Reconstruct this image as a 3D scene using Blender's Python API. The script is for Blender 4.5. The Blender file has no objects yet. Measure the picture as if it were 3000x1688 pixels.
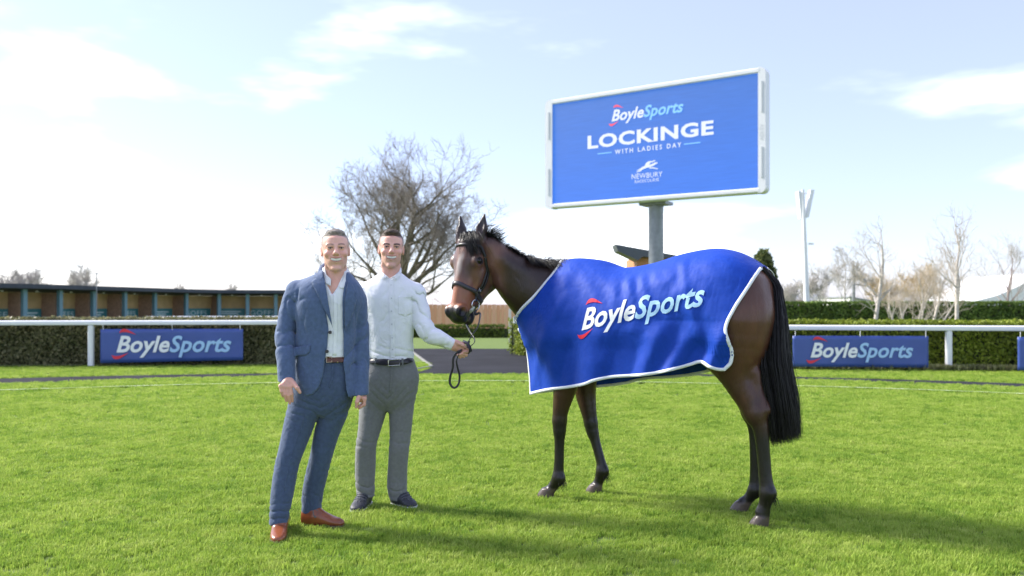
import bpy, bmesh, math, random
import numpy as np
from mathutils import Vector, Matrix
random.seed(7); RNG = np.random.default_rng(7)
SC = bpy.context.scene
COL = SC.collection
R = math.radians

# ---------------------------------------------------------------- camera, sky, sun, exposure
F = 2500.0; EYE = 1.27; HZ = 900.0           # focal length and horizon in photo pixels, eye height in metres
cam_d = bpy.data.cameras.new('camera'); cam = bpy.data.objects.new('camera', cam_d); COL.objects.link(cam)
cam.location = (0, 0, EYE); cam.rotation_euler = (R(90), 0, 0)
cam_d.sensor_width = 36; cam_d.lens = 36 * F / 3000; cam_d.shift_y = (HZ - 844) / 3000
cam_d.clip_start = 0.05; cam_d.clip_end = 3000
cam_d.dof.use_dof = True; cam_d.dof.focus_distance = 5.1; cam_d.dof.aperture_fstop = 2.4
SC.camera = cam
SUN_EL, SUN_AZ = 37.0, -69.0                  # degrees; azimuth from +Y (behind the horse), minus = to the left
w = bpy.data.worlds.new('World'); SC.world = w; w.use_nodes = True
nt = w.node_tree; nt.nodes.clear()
out = nt.nodes.new('ShaderNodeOutputWorld'); bg = nt.nodes.new('ShaderNodeBackground')
sky = nt.nodes.new('ShaderNodeTexSky'); sky.sky_type = 'NISHITA'; sky.sun_disc = False
sky.sun_elevation = R(SUN_EL); sky.sun_rotation = R(SUN_AZ); sky.air_density = 1.0; sky.dust_density = 0.6; sky.ozone_density = 2.5
tc = nt.nodes.new('ShaderNodeTexCoord')
mp = nt.nodes.new('ShaderNodeMapping'); mp.inputs['Scale'].default_value = (1.0, 1.0, 3.6); mp.inputs['Location'].default_value = (5.3, 2.2, 1.4)
ns = nt.nodes.new('ShaderNodeTexNoise'); ns.inputs['Scale'].default_value = 2.6; ns.inputs['Detail'].default_value = 5.0; ns.inputs['Roughness'].default_value = 0.48
rp = nt.nodes.new('ShaderNodeValToRGB'); rp.color_ramp.elements[0].position = 0.535; rp.color_ramp.elements[1].position = 0.98
rp.color_ramp.interpolation = 'EASE'
mx = nt.nodes.new('ShaderNodeMix'); mx.data_type = 'RGBA'
mx.inputs[7].default_value = (34.0, 33.6, 33.0, 1)
hs = nt.nodes.new('ShaderNodeMix'); hs.data_type = 'RGBA'; hs.inputs[0].default_value = 0.46; hs.inputs[7].default_value = (3.5, 3.45, 5.3, 1)   # thin high veil of cloud over the whole sky
bg.inputs['Strength'].default_value = 0.085
lk = nt.links.new
lk(tc.outputs['Generated'], mp.inputs['Vector']); lk(mp.outputs[0], ns.inputs['Vector']); lk(ns.outputs['Fac'], rp.inputs['Fac'])
lk(sky.outputs[0], hs.inputs[6]); lk(hs.outputs[2], mx.inputs[6]); lk(rp.outputs['Color'], mx.inputs[0]); lk(mx.outputs[2], bg.inputs['Color']); lk(bg.outputs[0], out.inputs['Surface'])
sl = bpy.data.lights.new('sun', 'SUN'); sl.energy = 2.7; sl.angle = R(12.0); sl.color = (1.0, 0.95, 0.86)
so = bpy.data.objects.new('sun', sl); COL.objects.link(so)
_sd = Vector((math.sin(R(SUN_AZ)) * math.cos(R(SUN_EL)), math.cos(R(SUN_AZ)) * math.cos(R(SUN_EL)), math.sin(R(SUN_EL))))
so.rotation_euler = _sd.to_track_quat('Z', 'Y').to_euler(); so.location = (-20, 30, 40)
SC.view_settings.view_transform = 'Standard'; SC.view_settings.look = 'None'; SC.view_settings.gamma = 1
SC.view_settings.use_curve_mapping = False; SC.view_settings.exposure = 1.62
SC.render.engine = 'CYCLES'
SC.cycles.max_bounces = 6; SC.cycles.transparent_max_bounces = 8; SC.cycles.use_denoising = True

# ---------------------------------------------------------------- helpers
def P(px, py, d):
    "the point at distance d seen at a pixel of the 3000 px wide photograph"
    return np.array([(px - 1500) / F * d, d, EYE + (HZ - py) * d / F])
def G(px, py):
    d = F * EYE / (py - HZ); return np.array([(px - 1500) / F * d, d, 0.0])
MATS = {}
def mat(name, col=(0.5, 0.5, 0.5), rough=0.7, attr=None, noise=None, bump=None, metal=0.0, spec=0.5, coat=0.0, sheen=0.0,
        emit=None, sss=0.0, stretch=(1, 1, 1), col2=None, trans=0.0, weave=None):
    if name in MATS: return MATS[name]
    m = bpy.data.materials.new(name); m.use_nodes = True; t = m.node_tree; b = t.nodes['Principled BSDF']; L = t.links.new
    b.inputs['Base Color'].default_value = (*col, 1); b.inputs['Roughness'].default_value = rough; b.inputs['Metallic'].default_value = metal
    b.inputs['Specular IOR Level'].default_value = spec; b.inputs['Coat Weight'].default_value = coat; b.inputs['Sheen Weight'].default_value = sheen
    if sss:
        b.inputs['Subsurface Weight'].default_value = sss; b.inputs['Subsurface Radius'].default_value = (0.012, 0.004, 0.002); b.inputs['Subsurface Scale'].default_value = 1.0
    src = None
    if attr:
        a = t.nodes.new('ShaderNodeVertexColor'); a.layer_name = attr; src = a.outputs['Color']
    co = t.nodes.new('ShaderNodeTexCoord'); mpn = t.nodes.new('ShaderNodeMapping'); mpn.inputs['Scale'].default_value = stretch
    L(co.outputs['Object'], mpn.inputs['Vector'])
    if noise:
        n = t.nodes.new('ShaderNodeTexNoise'); n.inputs['Scale'].default_value = noise[0]; n.inputs['Detail'].default_value = 5; L(mpn.outputs[0], n.inputs['Vector'])
        x = t.nodes.new('ShaderNodeMix'); x.data_type = 'RGBA'
        c2 = col2 if col2 else tuple(c * (1 - noise[1]) for c in col)
        rm = t.nodes.new('ShaderNodeMapRange'); rm.inputs[1].default_value = 0.32; rm.inputs[2].default_value = 0.68; L(n.outputs['Fac'], rm.inputs[0])
        if src:
            x.blend_type = 'MULTIPLY'; L(src, x.inputs[6]); x.inputs[7].default_value = (1 - noise[1],) * 3 + (1,)
        else:
            x.inputs[6].default_value = (*col, 1); x.inputs[7].default_value = (*c2, 1)
        L(rm.outputs[0], x.inputs[0]); src = x.outputs[2]
    if src: L(src, b.inputs['Base Color'])
    hsrc = None
    if bump:
        n2 = t.nodes.new('ShaderNodeTexNoise'); n2.inputs['Scale'].default_value = bump[0]; n2.inputs['Detail'].default_value = 4; L(mpn.outputs[0], n2.inputs['Vector'])
        bp = t.nodes.new('ShaderNodeBump'); bp.inputs['Strength'].default_value = bump[1]; bp.inputs['Distance'].default_value = bump[2] if len(bump) > 2 else 0.01
        L(n2.outputs['Fac'], bp.inputs['Height']); nrm_out = bp.outputs[0]
        if weave:                                                     # larger creases under the fine grain
            n4 = t.nodes.new('ShaderNodeTexNoise'); n4.inputs['Scale'].default_value = weave[0]; n4.inputs['Detail'].default_value = 3; n4.inputs['Distortion'].default_value = weave[3] if len(weave) > 3 else 1.2; L(mpn.outputs[0], n4.inputs['Vector'])
            b4 = t.nodes.new('ShaderNodeBump'); b4.inputs['Strength'].default_value = weave[1]; b4.inputs['Distance'].default_value = weave[2]; L(n4.outputs['Fac'], b4.inputs['Height']); L(nrm_out, b4.inputs['Normal']); nrm_out = b4.outputs[0]
        L(nrm_out, b.inputs['Normal'])
    if emit:
        b.inputs['Emission Color'].default_value = (*emit[0], 1); b.inputs['Emission Strength'].default_value = emit[1]
    if trans:
        tr = t.nodes.new('ShaderNodeBsdfTranslucent'); ad = t.nodes.new('ShaderNodeMixShader'); ad.inputs[0].default_value = trans
        if src: L(src, tr.inputs['Color'])
        else: tr.inputs['Color'].default_value = (*col, 1)
        L(b.outputs[0], ad.inputs[1]); L(tr.outputs[0], ad.inputs[2]); L(ad.outputs[0], t.nodes['Material Output'].inputs['Surface'])
    MATS[name] = m
    return m
def link(o, parent=None):
    COL.objects.link(o)
    if parent is not None: o.parent = parent
    return o
def tag(o, label=None, cat=None, group=None, kind=None):
    if label: o['label'] = label
    if cat: o['category'] = cat
    if group: o['group'] = group
    if kind: o['kind'] = kind
    return o
def empty(name, loc=(0, 0, 0), rz=0.0, **k):
    o = bpy.data.objects.new(name, None); o.empty_display_size = 0.2; o.location = [float(c) for c in loc]; o.rotation_euler = (0, 0, rz)
    link(o); return tag(o, **k)
def npmesh(name, V, Fs, m=None, smooth=False, cols=None, mi=None):
    "mesh data from numpy: Fs is one (n,k) array or a list of them"
    if not isinstance(Fs, (list, tuple)): Fs = [Fs]
    Fs = [np.asarray(f, dtype=np.int32) for f in Fs if len(f)]
    me = bpy.data.meshes.new(name); V = np.asarray(V, dtype=np.float32)
    me.vertices.add(len(V)); me.vertices.foreach_set('co', V.ravel())
    loops = np.concatenate([f.ravel() for f in Fs]); tot = np.concatenate([np.full(len(f), f.shape[1], np.int32) for f in Fs])
    st = np.concatenate([[0], np.cumsum(tot)[:-1]]).astype(np.int32)
    me.loops.add(len(loops)); me.loops.foreach_set('vertex_index', loops)
    me.polygons.add(len(tot)); me.polygons.foreach_set('loop_start', st); me.polygons.foreach_set('loop_total', tot)
    if smooth: me.polygons.foreach_set('use_smooth', np.ones(len(tot), bool))
    if mi is not None: me.polygons.foreach_set('material_index', np.asarray(mi, np.int32))
    if m is not None:
        for x in (m if isinstance(m, (list, tuple)) else [m]): me.materials.append(x)
    me.update(calc_edges=True); me.validate()
    if cols is not None:
        a = me.color_attributes.new('Col', 'FLOAT_COLOR', 'POINT')
        c = np.ones((len(V), 4), np.float32); c[:, :3] = cols; a.data.foreach_set('color', c.ravel())
    return me
def obj(name, me, parent=None, loc=None):
    o = bpy.data.objects.new(name, me)
    if loc is not None: o.location = [float(c) for c in loc]
    return link(o, parent)
class MB:
    "collects simple shapes, then builds one mesh object"
    def __init__(s): s.v = []; s.f = []; s.n = 0
    def add(s, V, Fs):
        V = np.asarray(V, float).reshape(-1, 3); s.v.append(V)
        for f in Fs: s.f.append([i + s.n for i in f])
        s.n += len(V); return s
    def box(s, c, size, ax=None, bev=0.0):
        "box: centre, size, optional 3 axes; bev > 0 chamfers the vertical and horizontal edges"
        c = np.asarray(c, float); h = np.asarray(size, float) / 2; A = np.eye(3) if ax is None else np.asarray(ax, float)
        if bev <= 0:
            L = np.array([[x, y, z] for z in (-1, 1) for y in (-1, 1) for x in (-1, 1)]) * h
            return s.add(c + L @ A, [(0, 2, 3, 1), (4, 5, 7, 6), (0, 1, 5, 4), (2, 6, 7, 3), (0, 4, 6, 2), (1, 3, 7, 5)])
        b = min(bev, h.min() * 0.9); rings = []
        for z, i in ((-h[2], b), (-h[2] + b, 0), (h[2] - b, 0), (h[2], b)):
            x, y = h[0] - i, h[1] - i
            rings += [(-x + b, -y, z), (x - b, -y, z), (x, -y + b, z), (x, y - b, z), (x - b, y, z), (-x + b, y, z), (-x, y - b, z), (-x, -y + b, z)]
        fs = [tuple(range(7, -1, -1)), tuple(range(24, 32))]
        for k in range(3):
            for j in range(8): fs.append((k * 8 + j, k * 8 + (j + 1) % 8, k * 8 + 8 + (j + 1) % 8, k * 8 + 8 + j))
        return s.add(c + np.array(rings) @ A, fs)
    def tube(s, pts, rad, n=8, cap=True):
        pts = [np.asarray(p, float) for p in pts]; m = len(pts)
        rad = [rad] * m if np.isscalar(rad) else rad
        V = []; up = np.array([0.0, 0, 1])
        for i, p in enumerate(pts):
            t = pts[min(i + 1, m - 1)] - pts[max(i - 1, 0)]; t = t / (np.linalg.norm(t) + 1e-9)
            a = np.cross(t, up)
            if np.linalg.norm(a) < 0.05: a = np.cross(t, [1.0, 0, 0])
            a /= np.linalg.norm(a); b = np.cross(a, t)
            for k in range(n):
                th = 2 * math.pi * k / n; V.append(p + rad[i] * (math.cos(th) * a + math.sin(th) * b))
        fs = [(i * n + k, i * n + (k + 1) % n, (i + 1) * n + (k + 1) % n, (i + 1) * n + k) for i in range(m - 1) for k in range(n)]
        if cap: fs += [tuple(range(n - 1, -1, -1)), tuple(range((m - 1) * n, m * n))]
        return s.add(V, fs)
    def sheet(s, pts):
        return s.add(pts, [tuple(range(len(pts)))])
    def prism(s, base, vec):
        base = np.asarray(base, float); n = len(base); V = np.vstack([base, base + np.asarray(vec, float)])
        return s.add(V, [tuple(range(n - 1, -1, -1)), tuple(range(n, 2 * n))] + [(i, (i + 1) % n, n + (i + 1) % n, n + i) for i in range(n)])
    def mesh(s, name, m, smooth=False):
        me = bpy.data.meshes.new(name); me.from_pydata([tuple(map(float, v)) for v in np.vstack(s.v)], [], s.f)
        bm = bmesh.new(); bm.from_mesh(me); bmesh.ops.recalc_face_normals(bm, faces=bm.faces); bm.to_mesh(me); bm.free()
        me.materials.append(m)
        if smooth:
            me.polygons.foreach_set('use_smooth', [True] * len(me.polygons)); me.update()
            try: me.set_sharp_from_angle(angle=R(40))
            except Exception: pass
        return me
    def build(s, name, m, parent=None, smooth=False, loc=None):
        me = s.mesh(name, m, smooth)
        if loc is not None:
            me.transform(Matrix.Translation([-float(c) for c in loc]))
        return obj(name, me, parent, loc)
def kids_local(root):
    "parts were built in world coordinates: keep them there under a moved parent"
    bpy.context.view_layer.update()
    inv = root.matrix_world.inverted()
    for c in root.children:
        c.matrix_parent_inverse = inv
        for g_ in c.children: g_.matrix_parent_inverse = Matrix.Identity(4)
def text2d(body, size=1.0, bold=0.0, shear=0.0, xs=1.0, space=1.0, align='LEFT'):
    "flat text: 2-D points and polygons"
    c = bpy.data.curves.new('t', 'FONT'); c.body = body; c.size = size; c.offset = bold * size; c.shear = shear; c.space_character = space
    c.align_x = align; c.resolution_u = 3; c.fill_mode = 'FRONT'
    o = bpy.data.objects.new('t', c); COL.objects.link(o); bpy.context.view_layer.update()
    me = o.evaluated_get(bpy.context.evaluated_depsgraph_get()).to_mesh()
    V = np.array([v.co[:2] for v in me.vertices]); Fs = [tuple(p.vertices) for p in me.polygons]
    o.to_mesh_clear(); bpy.data.objects.remove(o); bpy.data.curves.remove(c)
    V[:, 0] *= xs
    return V, Fs
def smoothstep(a, b, x):
    t = np.clip((x - a) / (b - a), 0, 1); return t * t * (3 - 2 * t)
def catmull(pts, n):
    "n points along a Catmull-Rom curve through pts"
    p = np.asarray(pts, float); m = len(p); q = np.vstack([2 * p[0] - p[1], p, 2 * p[-1] - p[-2]])
    o = []
    for t in np.linspace(0, m - 1 - 1e-9, n):
        i = int(t); f = t - i; a, b, c, d = q[i:i + 4]
        o.append(0.5 * (2 * b + (c - a) * f + (2 * a - 5 * b + 4 * c - d) * f * f + (3 * b - a - 3 * c + d) * f ** 3))
    return np.array(o)
# ---------------------------------------------------------------- ground, path, lines
M_GRASS = mat('lawn_soil', (0.125, 0.185, 0.03), 0.95, noise=(2.2, 0.3), col2=(0.10, 0.155, 0.024), bump=(60, 0.6, 0.02))
M_TAR = mat('tarmac', (0.036, 0.037, 0.043), 0.95, spec=.08, noise=(1.1, 0.3), bump=(180, 0.5, 0.004))
M_WHITE = mat('white_plastic', (0.80, 0.81, 0.82), 0.4, noise=(3, 0.06), bump=(8, 0.05))
M_KERB = mat('kerb_concrete', (0.22, 0.22, 0.20), 0.9, noise=(9, 0.2), bump=(60, 0.3))
_a = np.linspace(0, 2 * math.pi, 97)[:-1]
MB().sheet(np.c_[900 * np.cos(_a), 900 * np.sin(_a), 0 * _a]).build('ground', M_GRASS)['kind'] = 'structure'
RC = np.array([0.0, 1.0])                                            # centre of the parade ring
def ring_r(pts):                                                     # radius(angle) through measured ground points
    pts = [G(*p)[:2] - RC for p in pts]; an = [math.atan2(p[0], p[1]) for p in pts]; r = [np.hypot(*p) for p in pts]
    return lambda t: np.interp(t, an, r)
r_line = ring_r([(-250, 1157), (163, 1144), (799, 1127), (1500, 1121), (2330, 1136), (3000, 1160), (3200, 1168)])
r_in = ring_r([(-250, 1130), (0, 1126), (800, 1103), (1500, 1098), (2324, 1112), (3000, 1136), (3200, 1143)])
r_out = ring_r([(-250, 1114), (0, 1110), (800, 1095), (1500, 1088), (2324, 1105), (3000, 1125), (3200, 1131)])
def ring_sheet(name, ra, rb, z, m, t0=-1.15, t1=1.15, n=90):
    t = np.linspace(t0, t1, n); a, b = ra(t), rb(t)
    V = np.vstack([np.c_[RC[0] + a * np.sin(t), RC[1] + a * np.cos(t), np.full(n, z)], np.c_[RC[0] + b * np.sin(t), RC[1] + b * np.cos(t), np.full(n, z)]])
    i = np.arange(n - 1); o = obj(name, npmesh(name, V, np.c_[i, i + 1, n + i + 1, n + i], m)); o['kind'] = 'structure'; return o
ring_sheet('path', r_in, r_out, 0.004, M_TAR)
EXIT = [G(x, y)[:2] for x, y in ((1700, 1023), (1700, 1094), (1225, 1094), (1267, 1075), (1205, 1028), (1080, 1022))]
def in_poly(x, y, pl):
    c = np.zeros(len(x), bool)
    for (ax, ay), (bx, by) in zip(pl, pl[1:] + pl[:1]): c ^= ((ay > y) != (by > y)) & (x < (bx - ax) * (y - ay) / (by - ay + 1e-12) + ax)
    return c
mb = MB().sheet([np.array([*q, 0.008]) for q in EXIT])
mb.build('exit_path', M_TAR)['kind'] = 'structure'
mb = MB()
for a, b in (((1180, 1091), (1266, 1076)), ((1266, 1076), (1203, 1029)), ((1203, 1029), (1090, 1023))):
    p, q = G(*a), G(*b); d = q - p; n = np.linalg.norm(d); d /= n
    mb.box((p + q) / 2 + (0, 0, 0.012), (n + 0.06, 0.07, 0.05), [d, [-d[1], d[0], 0], [0, 0, 1]], 0.015)
mb.build("kerb", M_KERB)['kind'] = 'structure'
M_LINE = mat('line_paint', (0.50, 0.56, 0.36), 0.9, noise=(7, 0.5), col2=(0.16, 0.24, 0.05))
ring_sheet('painted_line', lambda t: r_line(t) - 0.035, lambda t: r_line(t) + 0.035, 0.034, M_LINE)

# ---------------------------------------------------------------- grass blades
def grass():
    # small tufts scattered as instances; denser close to the camera, clumped by a soft noise
    def tuft(nb, hmax, seed, spread):
        r = np.random.default_rng(seed); V = []; Fs = []
        for b in range(nb):
            x, y = r.normal(0, spread, 2); az = r.uniform(0, 2 * math.pi); h = hmax * r.uniform(0.45, 1.0); w_ = r.uniform(0.0016, 0.003)
            lean = r.uniform(0.1, 0.95) * h; dx, dy = math.cos(az), math.sin(az); px, py = -dy * w_, dx * w_; k = len(V)
            V += [(x - px, y - py, -0.004), (x + px, y + py, -0.004), (x + dx * lean * .4 - px * .8, y + dy * lean * .4 - py * .8, h * .62), (x + dx * lean * .4 + px * .8, y + dy * lean * .4 + py * .8, h * .62), (x + dx * lean, y + dy * lean, h)]
            Fs += [(k, k + 1, k + 3), (k, k + 3, k + 2), (k + 2, k + 3, k + 4)]
        return V, Fs
    m = bpy.data.materials.new('grass_blade'); m.use_nodes = True; t = m.node_tree; b = t.nodes['Principled BSDF']; L = t.links.new
    g = t.nodes.new('ShaderNodeNewGeometry'); n = t.nodes.new('ShaderNodeTexNoise'); n.inputs['Scale'].default_value = 1.6; n.inputs['Detail'].default_value = 6; n.inputs['Roughness'].default_value = 0.7
    L(g.outputs['Position'], n.inputs['Vector']); oi = t.nodes.new('ShaderNodeObjectInfo')
    ad = t.nodes.new('ShaderNodeMath'); ad.operation = 'MULTIPLY_ADD'; ad.inputs[1].default_value = 0.45; L(oi.outputs['Random'], ad.inputs[0])
    sb = t.nodes.new('ShaderNodeMath'); sb.operation = 'SUBTRACT'; sb.inputs[1].default_value = 0.22; L(n.outputs['Fac'], sb.inputs[0]); L(sb.outputs[0], ad.inputs[2])
    rp = t.nodes.new('ShaderNodeValToRGB'); e = rp.color_ramp.elements; e[0].position = 0.2; e[0].color = (0.17, 0.30, 0.040, 1); e[1].position = 0.85; e[1].color = (0.48, 0.56, 0.14, 1)
    q = e.new(0.5); q.color = (0.34, 0.47, 0.068, 1)
    L(ad.outputs[0], rp.inputs['Fac']); L(rp.outputs[0], b.inputs['Base Color']); b.inputs['Roughness'].default_value = 0.5; b.inputs['Specular IOR Level'].default_value = 0.12
    tr = t.nodes.new('ShaderNodeBsdfTranslucent'); L(rp.outputs[0], tr.inputs['Color']); ms = t.nodes.new('ShaderNodeMixShader'); ms.inputs[0].default_value = 0.45
    L(b.outputs[0], ms.inputs[1]); L(tr.outputs[0], ms.inputs[2]); L(ms.outputs[0], t.nodes['Material Output'].inputs['Surface'])
    src = bpy.data.collections.new('tufts')
    for k in range(6):
        V, Fs = tuft(30, 0.036, 40 + k, 0.022)
        me = npmesh('tuft', V, np.array(Fs), m); src.objects.link(bpy.data.objects.new('tuft', me))
    def scatter(y0, y1, dens, side=0.72, pad=1.3):
        n_ = int(dens * (side * (y0 + y1) + 2 * pad) * (y1 - y0)); y = RNG.uniform(y0, y1, n_); x = RNG.uniform(-1, 1, n_) * (side * y1 + pad)
        ok = np.abs(x) < side * y + pad; x, y = x[ok], y[ok]
        an = np.arctan2(x - RC[0], y - RC[1]); r = np.hypot(x - RC[0], y - RC[1])
        ok = (r < r_in(an) - 0.02) | ((r > r_out(an) + 0.02) & (y < 19.5) & ~in_poly(x, y, EXIT)); return x[ok], y[ok]
    xs, ys, sc = [], [], []
    for y0, y1, dens, s in ((3.3, 6.5, 1300, 1.0), (6.5, 9, 900, 1.05), (9, 12, 520, 1.15), (12, 19.5, 260, 1.3)):
        x, y = scatter(y0, y1, dens)
        nse = np.sin(x * 7.1 + 2 * np.sin(y * 3.3)) * np.sin(y * 8.3 + 1.7 * np.sin(x * 2.9)) + 0.7 * np.sin(x * 19 + y * 7 + 3 * np.sin(x * 5)) * np.sin(y * 23 - x * 9)
        xs.append(x); ys.append(y); sc.append(s * (0.85 + 0.15 * nse) * RNG.uniform(0.75, 1.2, len(x)))
    x, y, s = map(np.concatenate, (xs, ys, sc))
    me = bpy.data.meshes.new('grass'); me.vertices.add(len(x)); me.vertices.foreach_set('co', np.c_[x, y, np.full(len(x), 0.002)].astype(np.float32).ravel())
    a = me.attributes.new('tsize', 'FLOAT', 'POINT'); a.data.foreach_set('value', np.clip(s, 0.4, 1.8).astype(np.float32))
    o = obj('grass', me); tag(o, 'short green mown grass covering the parade ring lawn', 'grass', kind='stuff')
    ng = bpy.data.node_groups.new('grass', 'GeometryNodeTree'); ng.interface.new_socket('Geometry', in_out='INPUT', socket_type='NodeSocketGeometry'); ng.interface.new_socket('Geometry', in_out='OUTPUT', socket_type='NodeSocketGeometry')
    N = ng.nodes.new; K = ng.links.new; gi, go = N('NodeGroupInput'), N('NodeGroupOutput')
    ip = N('GeometryNodeInstanceOnPoints'); ci = N('GeometryNodeCollectionInfo'); ci.inputs['Collection'].default_value = src; ci.inputs['Separate Children'].default_value = True; ci.inputs['Reset Children'].default_value = True
    ip.inputs['Pick Instance'].default_value = True
    rv = N('FunctionNodeRandomValue'); rv.data_type = 'FLOAT_VECTOR'; rv.inputs[0].default_value = (-0.12, -0.12, 0); rv.inputs[1].default_value = (0.12, 0.12, 6.283)
    na = N('GeometryNodeInputNamedAttribute'); na.data_type = 'FLOAT'; na.inputs['Name'].default_value = 'tsize'
    K(gi.outputs[0], ip.inputs['Points']); K(ci.outputs[0], ip.inputs['Instance']); K(rv.outputs[0], ip.inputs['Rotation']); K(na.outputs[0], ip.inputs['Scale']); K(ip.outputs[0], go.inputs[0])
    md = o.modifiers.new('grass', 'NODES'); md.node_group = ng
grass()

# ---------------------------------------------------------------- hedges
def leaf_mat(name, c1, c2, trans=0.35):
    return mat(name, c1, 0.55, attr='Col', noise=(1.3, 0.35), trans=trans, spec=0.3)
def leaves(C, N, size, c1, c2, rng, long=1.5):
    "leaf quads (two triangles folded) at centres C with outward normals N"
    n = len(C); a = rng.normal(size=(n, 3)); T = np.cross(N + 0.8 * a, rng.normal(size=(n, 3))); T /= np.linalg.norm(T, axis=1)[:, None] + 1e-9
    U = np.cross(T, N + 0.9 * rng.normal(size=(n, 3))); U /= np.linalg.norm(U, axis=1)[:, None] + 1e-9
    s = size * rng.uniform(0.6, 1.3, (n, 1)); V = np.stack([C - T * s * long / 2, C + U * s / 2, C + T * s * long / 2, C - U * s / 2], 1).reshape(-1, 3)
    i = np.arange(n) * 4; Fs = np.c_[i, i + 1, i + 2, i + 3]
    t = rng.uniform(0, 1, (n, 1)) ** 1.3; c = np.asarray(c1) * (1 - t) + np.asarray(c2) * t
    return V, Fs, np.repeat(c, 4, 0)
def hedge(name, pts, width, hgt, dens, leafsize, c1, c2, label, seed, twig=None, base=True):
    rng = np.random.default_rng(seed); pts = [np.asarray(p, float) for p in pts]
    root = empty(name, (*pts[len(pts) // 2][:2], 0), label=label, cat='hedge')
    Cs, Ns = [], []; core = MB()
    for p, q in zip(pts[:-1], pts[1:]):
        d = q - p; L_ = np.linalg.norm(d); d /= L_; nrm = np.array([d[1], -d[0]])
        core.box((*((p + q) / 2), hgt / 2 - 0.06), (L_ + width * 0.5, width - 0.16, hgt - 0.12), [[*d, 0], [-d[1], d[0], 0], [0, 0, 1]])
        for side, area in ((1, L_ * hgt), (-1, L_ * hgt * 0.5), (0, L_ * width)):
            n = int(dens * area); u = rng.uniform(0, L_, n)
            if side: z = rng.uniform(0.02, hgt, n); off = side * (width / 2 + 0.035 * np.sin(u * 3.1 + 4 * z) * np.sin(u * 7.7 - z * 5) + rng.normal(0, 0.022, n)) ; nn = np.c_[np.tile(nrm * side, (n, 1)), np.zeros(n)]
            else: off = rng.uniform(-width / 2, width / 2, n); z = hgt + 0.02 * np.sin(u * 4.3) * np.sin(off * 9 + u) + rng.normal(0, 0.02, n); nn = np.tile([0, 0, 1.0], (n, 1))
            Cs.append(np.c_[p[0] + d[0] * u + nrm[0] * off, p[1] + d[1] * u + nrm[1] * off, z]); Ns.append(nn)
        # the two ends
        for e, sg in ((p, -1), (q, 1)):
            n = int(dens * hgt * width); z = rng.uniform(0.02, hgt, n); off = rng.uniform(-width / 2, width / 2, n); ee = e + d * sg * (width * 0.25)
            Cs.append(np.c_[ee[0] + nrm[0] * off, ee[1] + nrm[1] * off, z] + rng.normal(0, 0.02, (n, 3))); Ns.append(np.tile([*(d * sg), 0], (n, 1)))
    V, Fs, c = leaves(np.vstack(Cs), np.vstack(Ns), leafsize, c1, c2, rng)
    f = obj('foliage', npmesh('foliage', V, Fs, leaf_mat('leaf_' + name + str(seed), c1, c2), cols=c), root)
    k = core.build('branch_core', mat('hedge_core', (0.06, 0.075, 0.03), 1.0, noise=(8, 0.4), bump=(20, 1.0, 0.05)), root)
    kids_local(root); return root
hedge('clipped_hedge', [(-21.5, 16.6), (-15.5, 17.9), (-11, 18.6), (-4.3, 19.2)], 0.9, 1.0, 1500, 0.05, (0.13, 0.145, 0.06), (0.36, 0.33, 0.17), 'dark brownish green hedge behind the white rail on the left', 1)
hedge('clipped_hedge', [(0.42, 22.9), (2.2, 20.3), (5.2, 18.3), (9.5, 17.55), (14.5, 16.7), (20, 15.4)], 0.9, 0.955, 1500, 0.045, (0.17, 0.24, 0.02), (0.38, 0.44, 0.06), 'bright green low hedge behind the white rail on the right', 2)
hedge('clipped_hedge', [(8.5, 37.5), (16, 37.0), (26, 35.0)], 1.2, 1.46, 480, 0.085, (0.08, 0.15, 0.03), (0.24, 0.33, 0.07), 'tall dark green hedge beyond the birch trees on the right', 3)
hedge('clipped_hedge', [(-5.6, 36.0), (-0.3, 35.6)], 0.7, 0.50, 700, 0.06, (0.08, 0.13, 0.02), (0.20, 0.26, 0.04), 'low green hedge along the foot of the orange timber fence', 4)
def tufts(name, A, B, n, hmax, label, seed):
    rng = np.random.default_rng(seed); V = []; Fs = []
    for k in range(n):
        p = np.asarray(A) + (np.asarray(B) - A) * rng.uniform() + rng.normal(0, 0.09, 2)
        for j in range(9):
            az = rng.uniform(0, 6.28); h = hmax * rng.uniform(0.4, 1); l = h * rng.uniform(0.2, 0.8); w_ = 0.006; i = len(V); dx, dy = math.cos(az), math.sin(az)
            V += [(p[0] - dy * w_, p[1] + dx * w_, 0), (p[0] + dy * w_, p[1] - dx * w_, 0), (p[0] + dx * l * .4 + dy * w_, p[1] + dy * l * .4 - dx * w_, h * .7), (p[0] + dx * l * .4 - dy * w_, p[1] + dy * l * .4 + dx * w_, h * .7), (p[0] + dx * l, p[1] + dy * l, h)]
            Fs += [(i, i + 1, i + 2), (i, i + 2, i + 3), (i + 3, i + 2, i + 4)]
    o = obj(name, npmesh(name, V, np.array(Fs), mat('rough_grass', (0.17, 0.21, 0.07), 0.7, noise=(3, 0.3), col2=(0.26, 0.25, 0.13), trans=0.3))); tag(o, label, 'grass', kind='stuff')
tufts('rough_grass', (5.4, 17.35), (10.2, 16.75), 900, 0.16, 'rough pale grass tufts along the foot of the right hedge', 9)
tufts('rough_grass', (10.2, 16.75), (13.5, 16.2), 700, 0.22, 'rough pale grass tufts below the right rail end', 10)
tufts('rough_grass', (-13.5, 17.7), (-4.6, 18.65), 600, 0.07, 'dry grass edge along the foot of the left hedge', 11)

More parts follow.
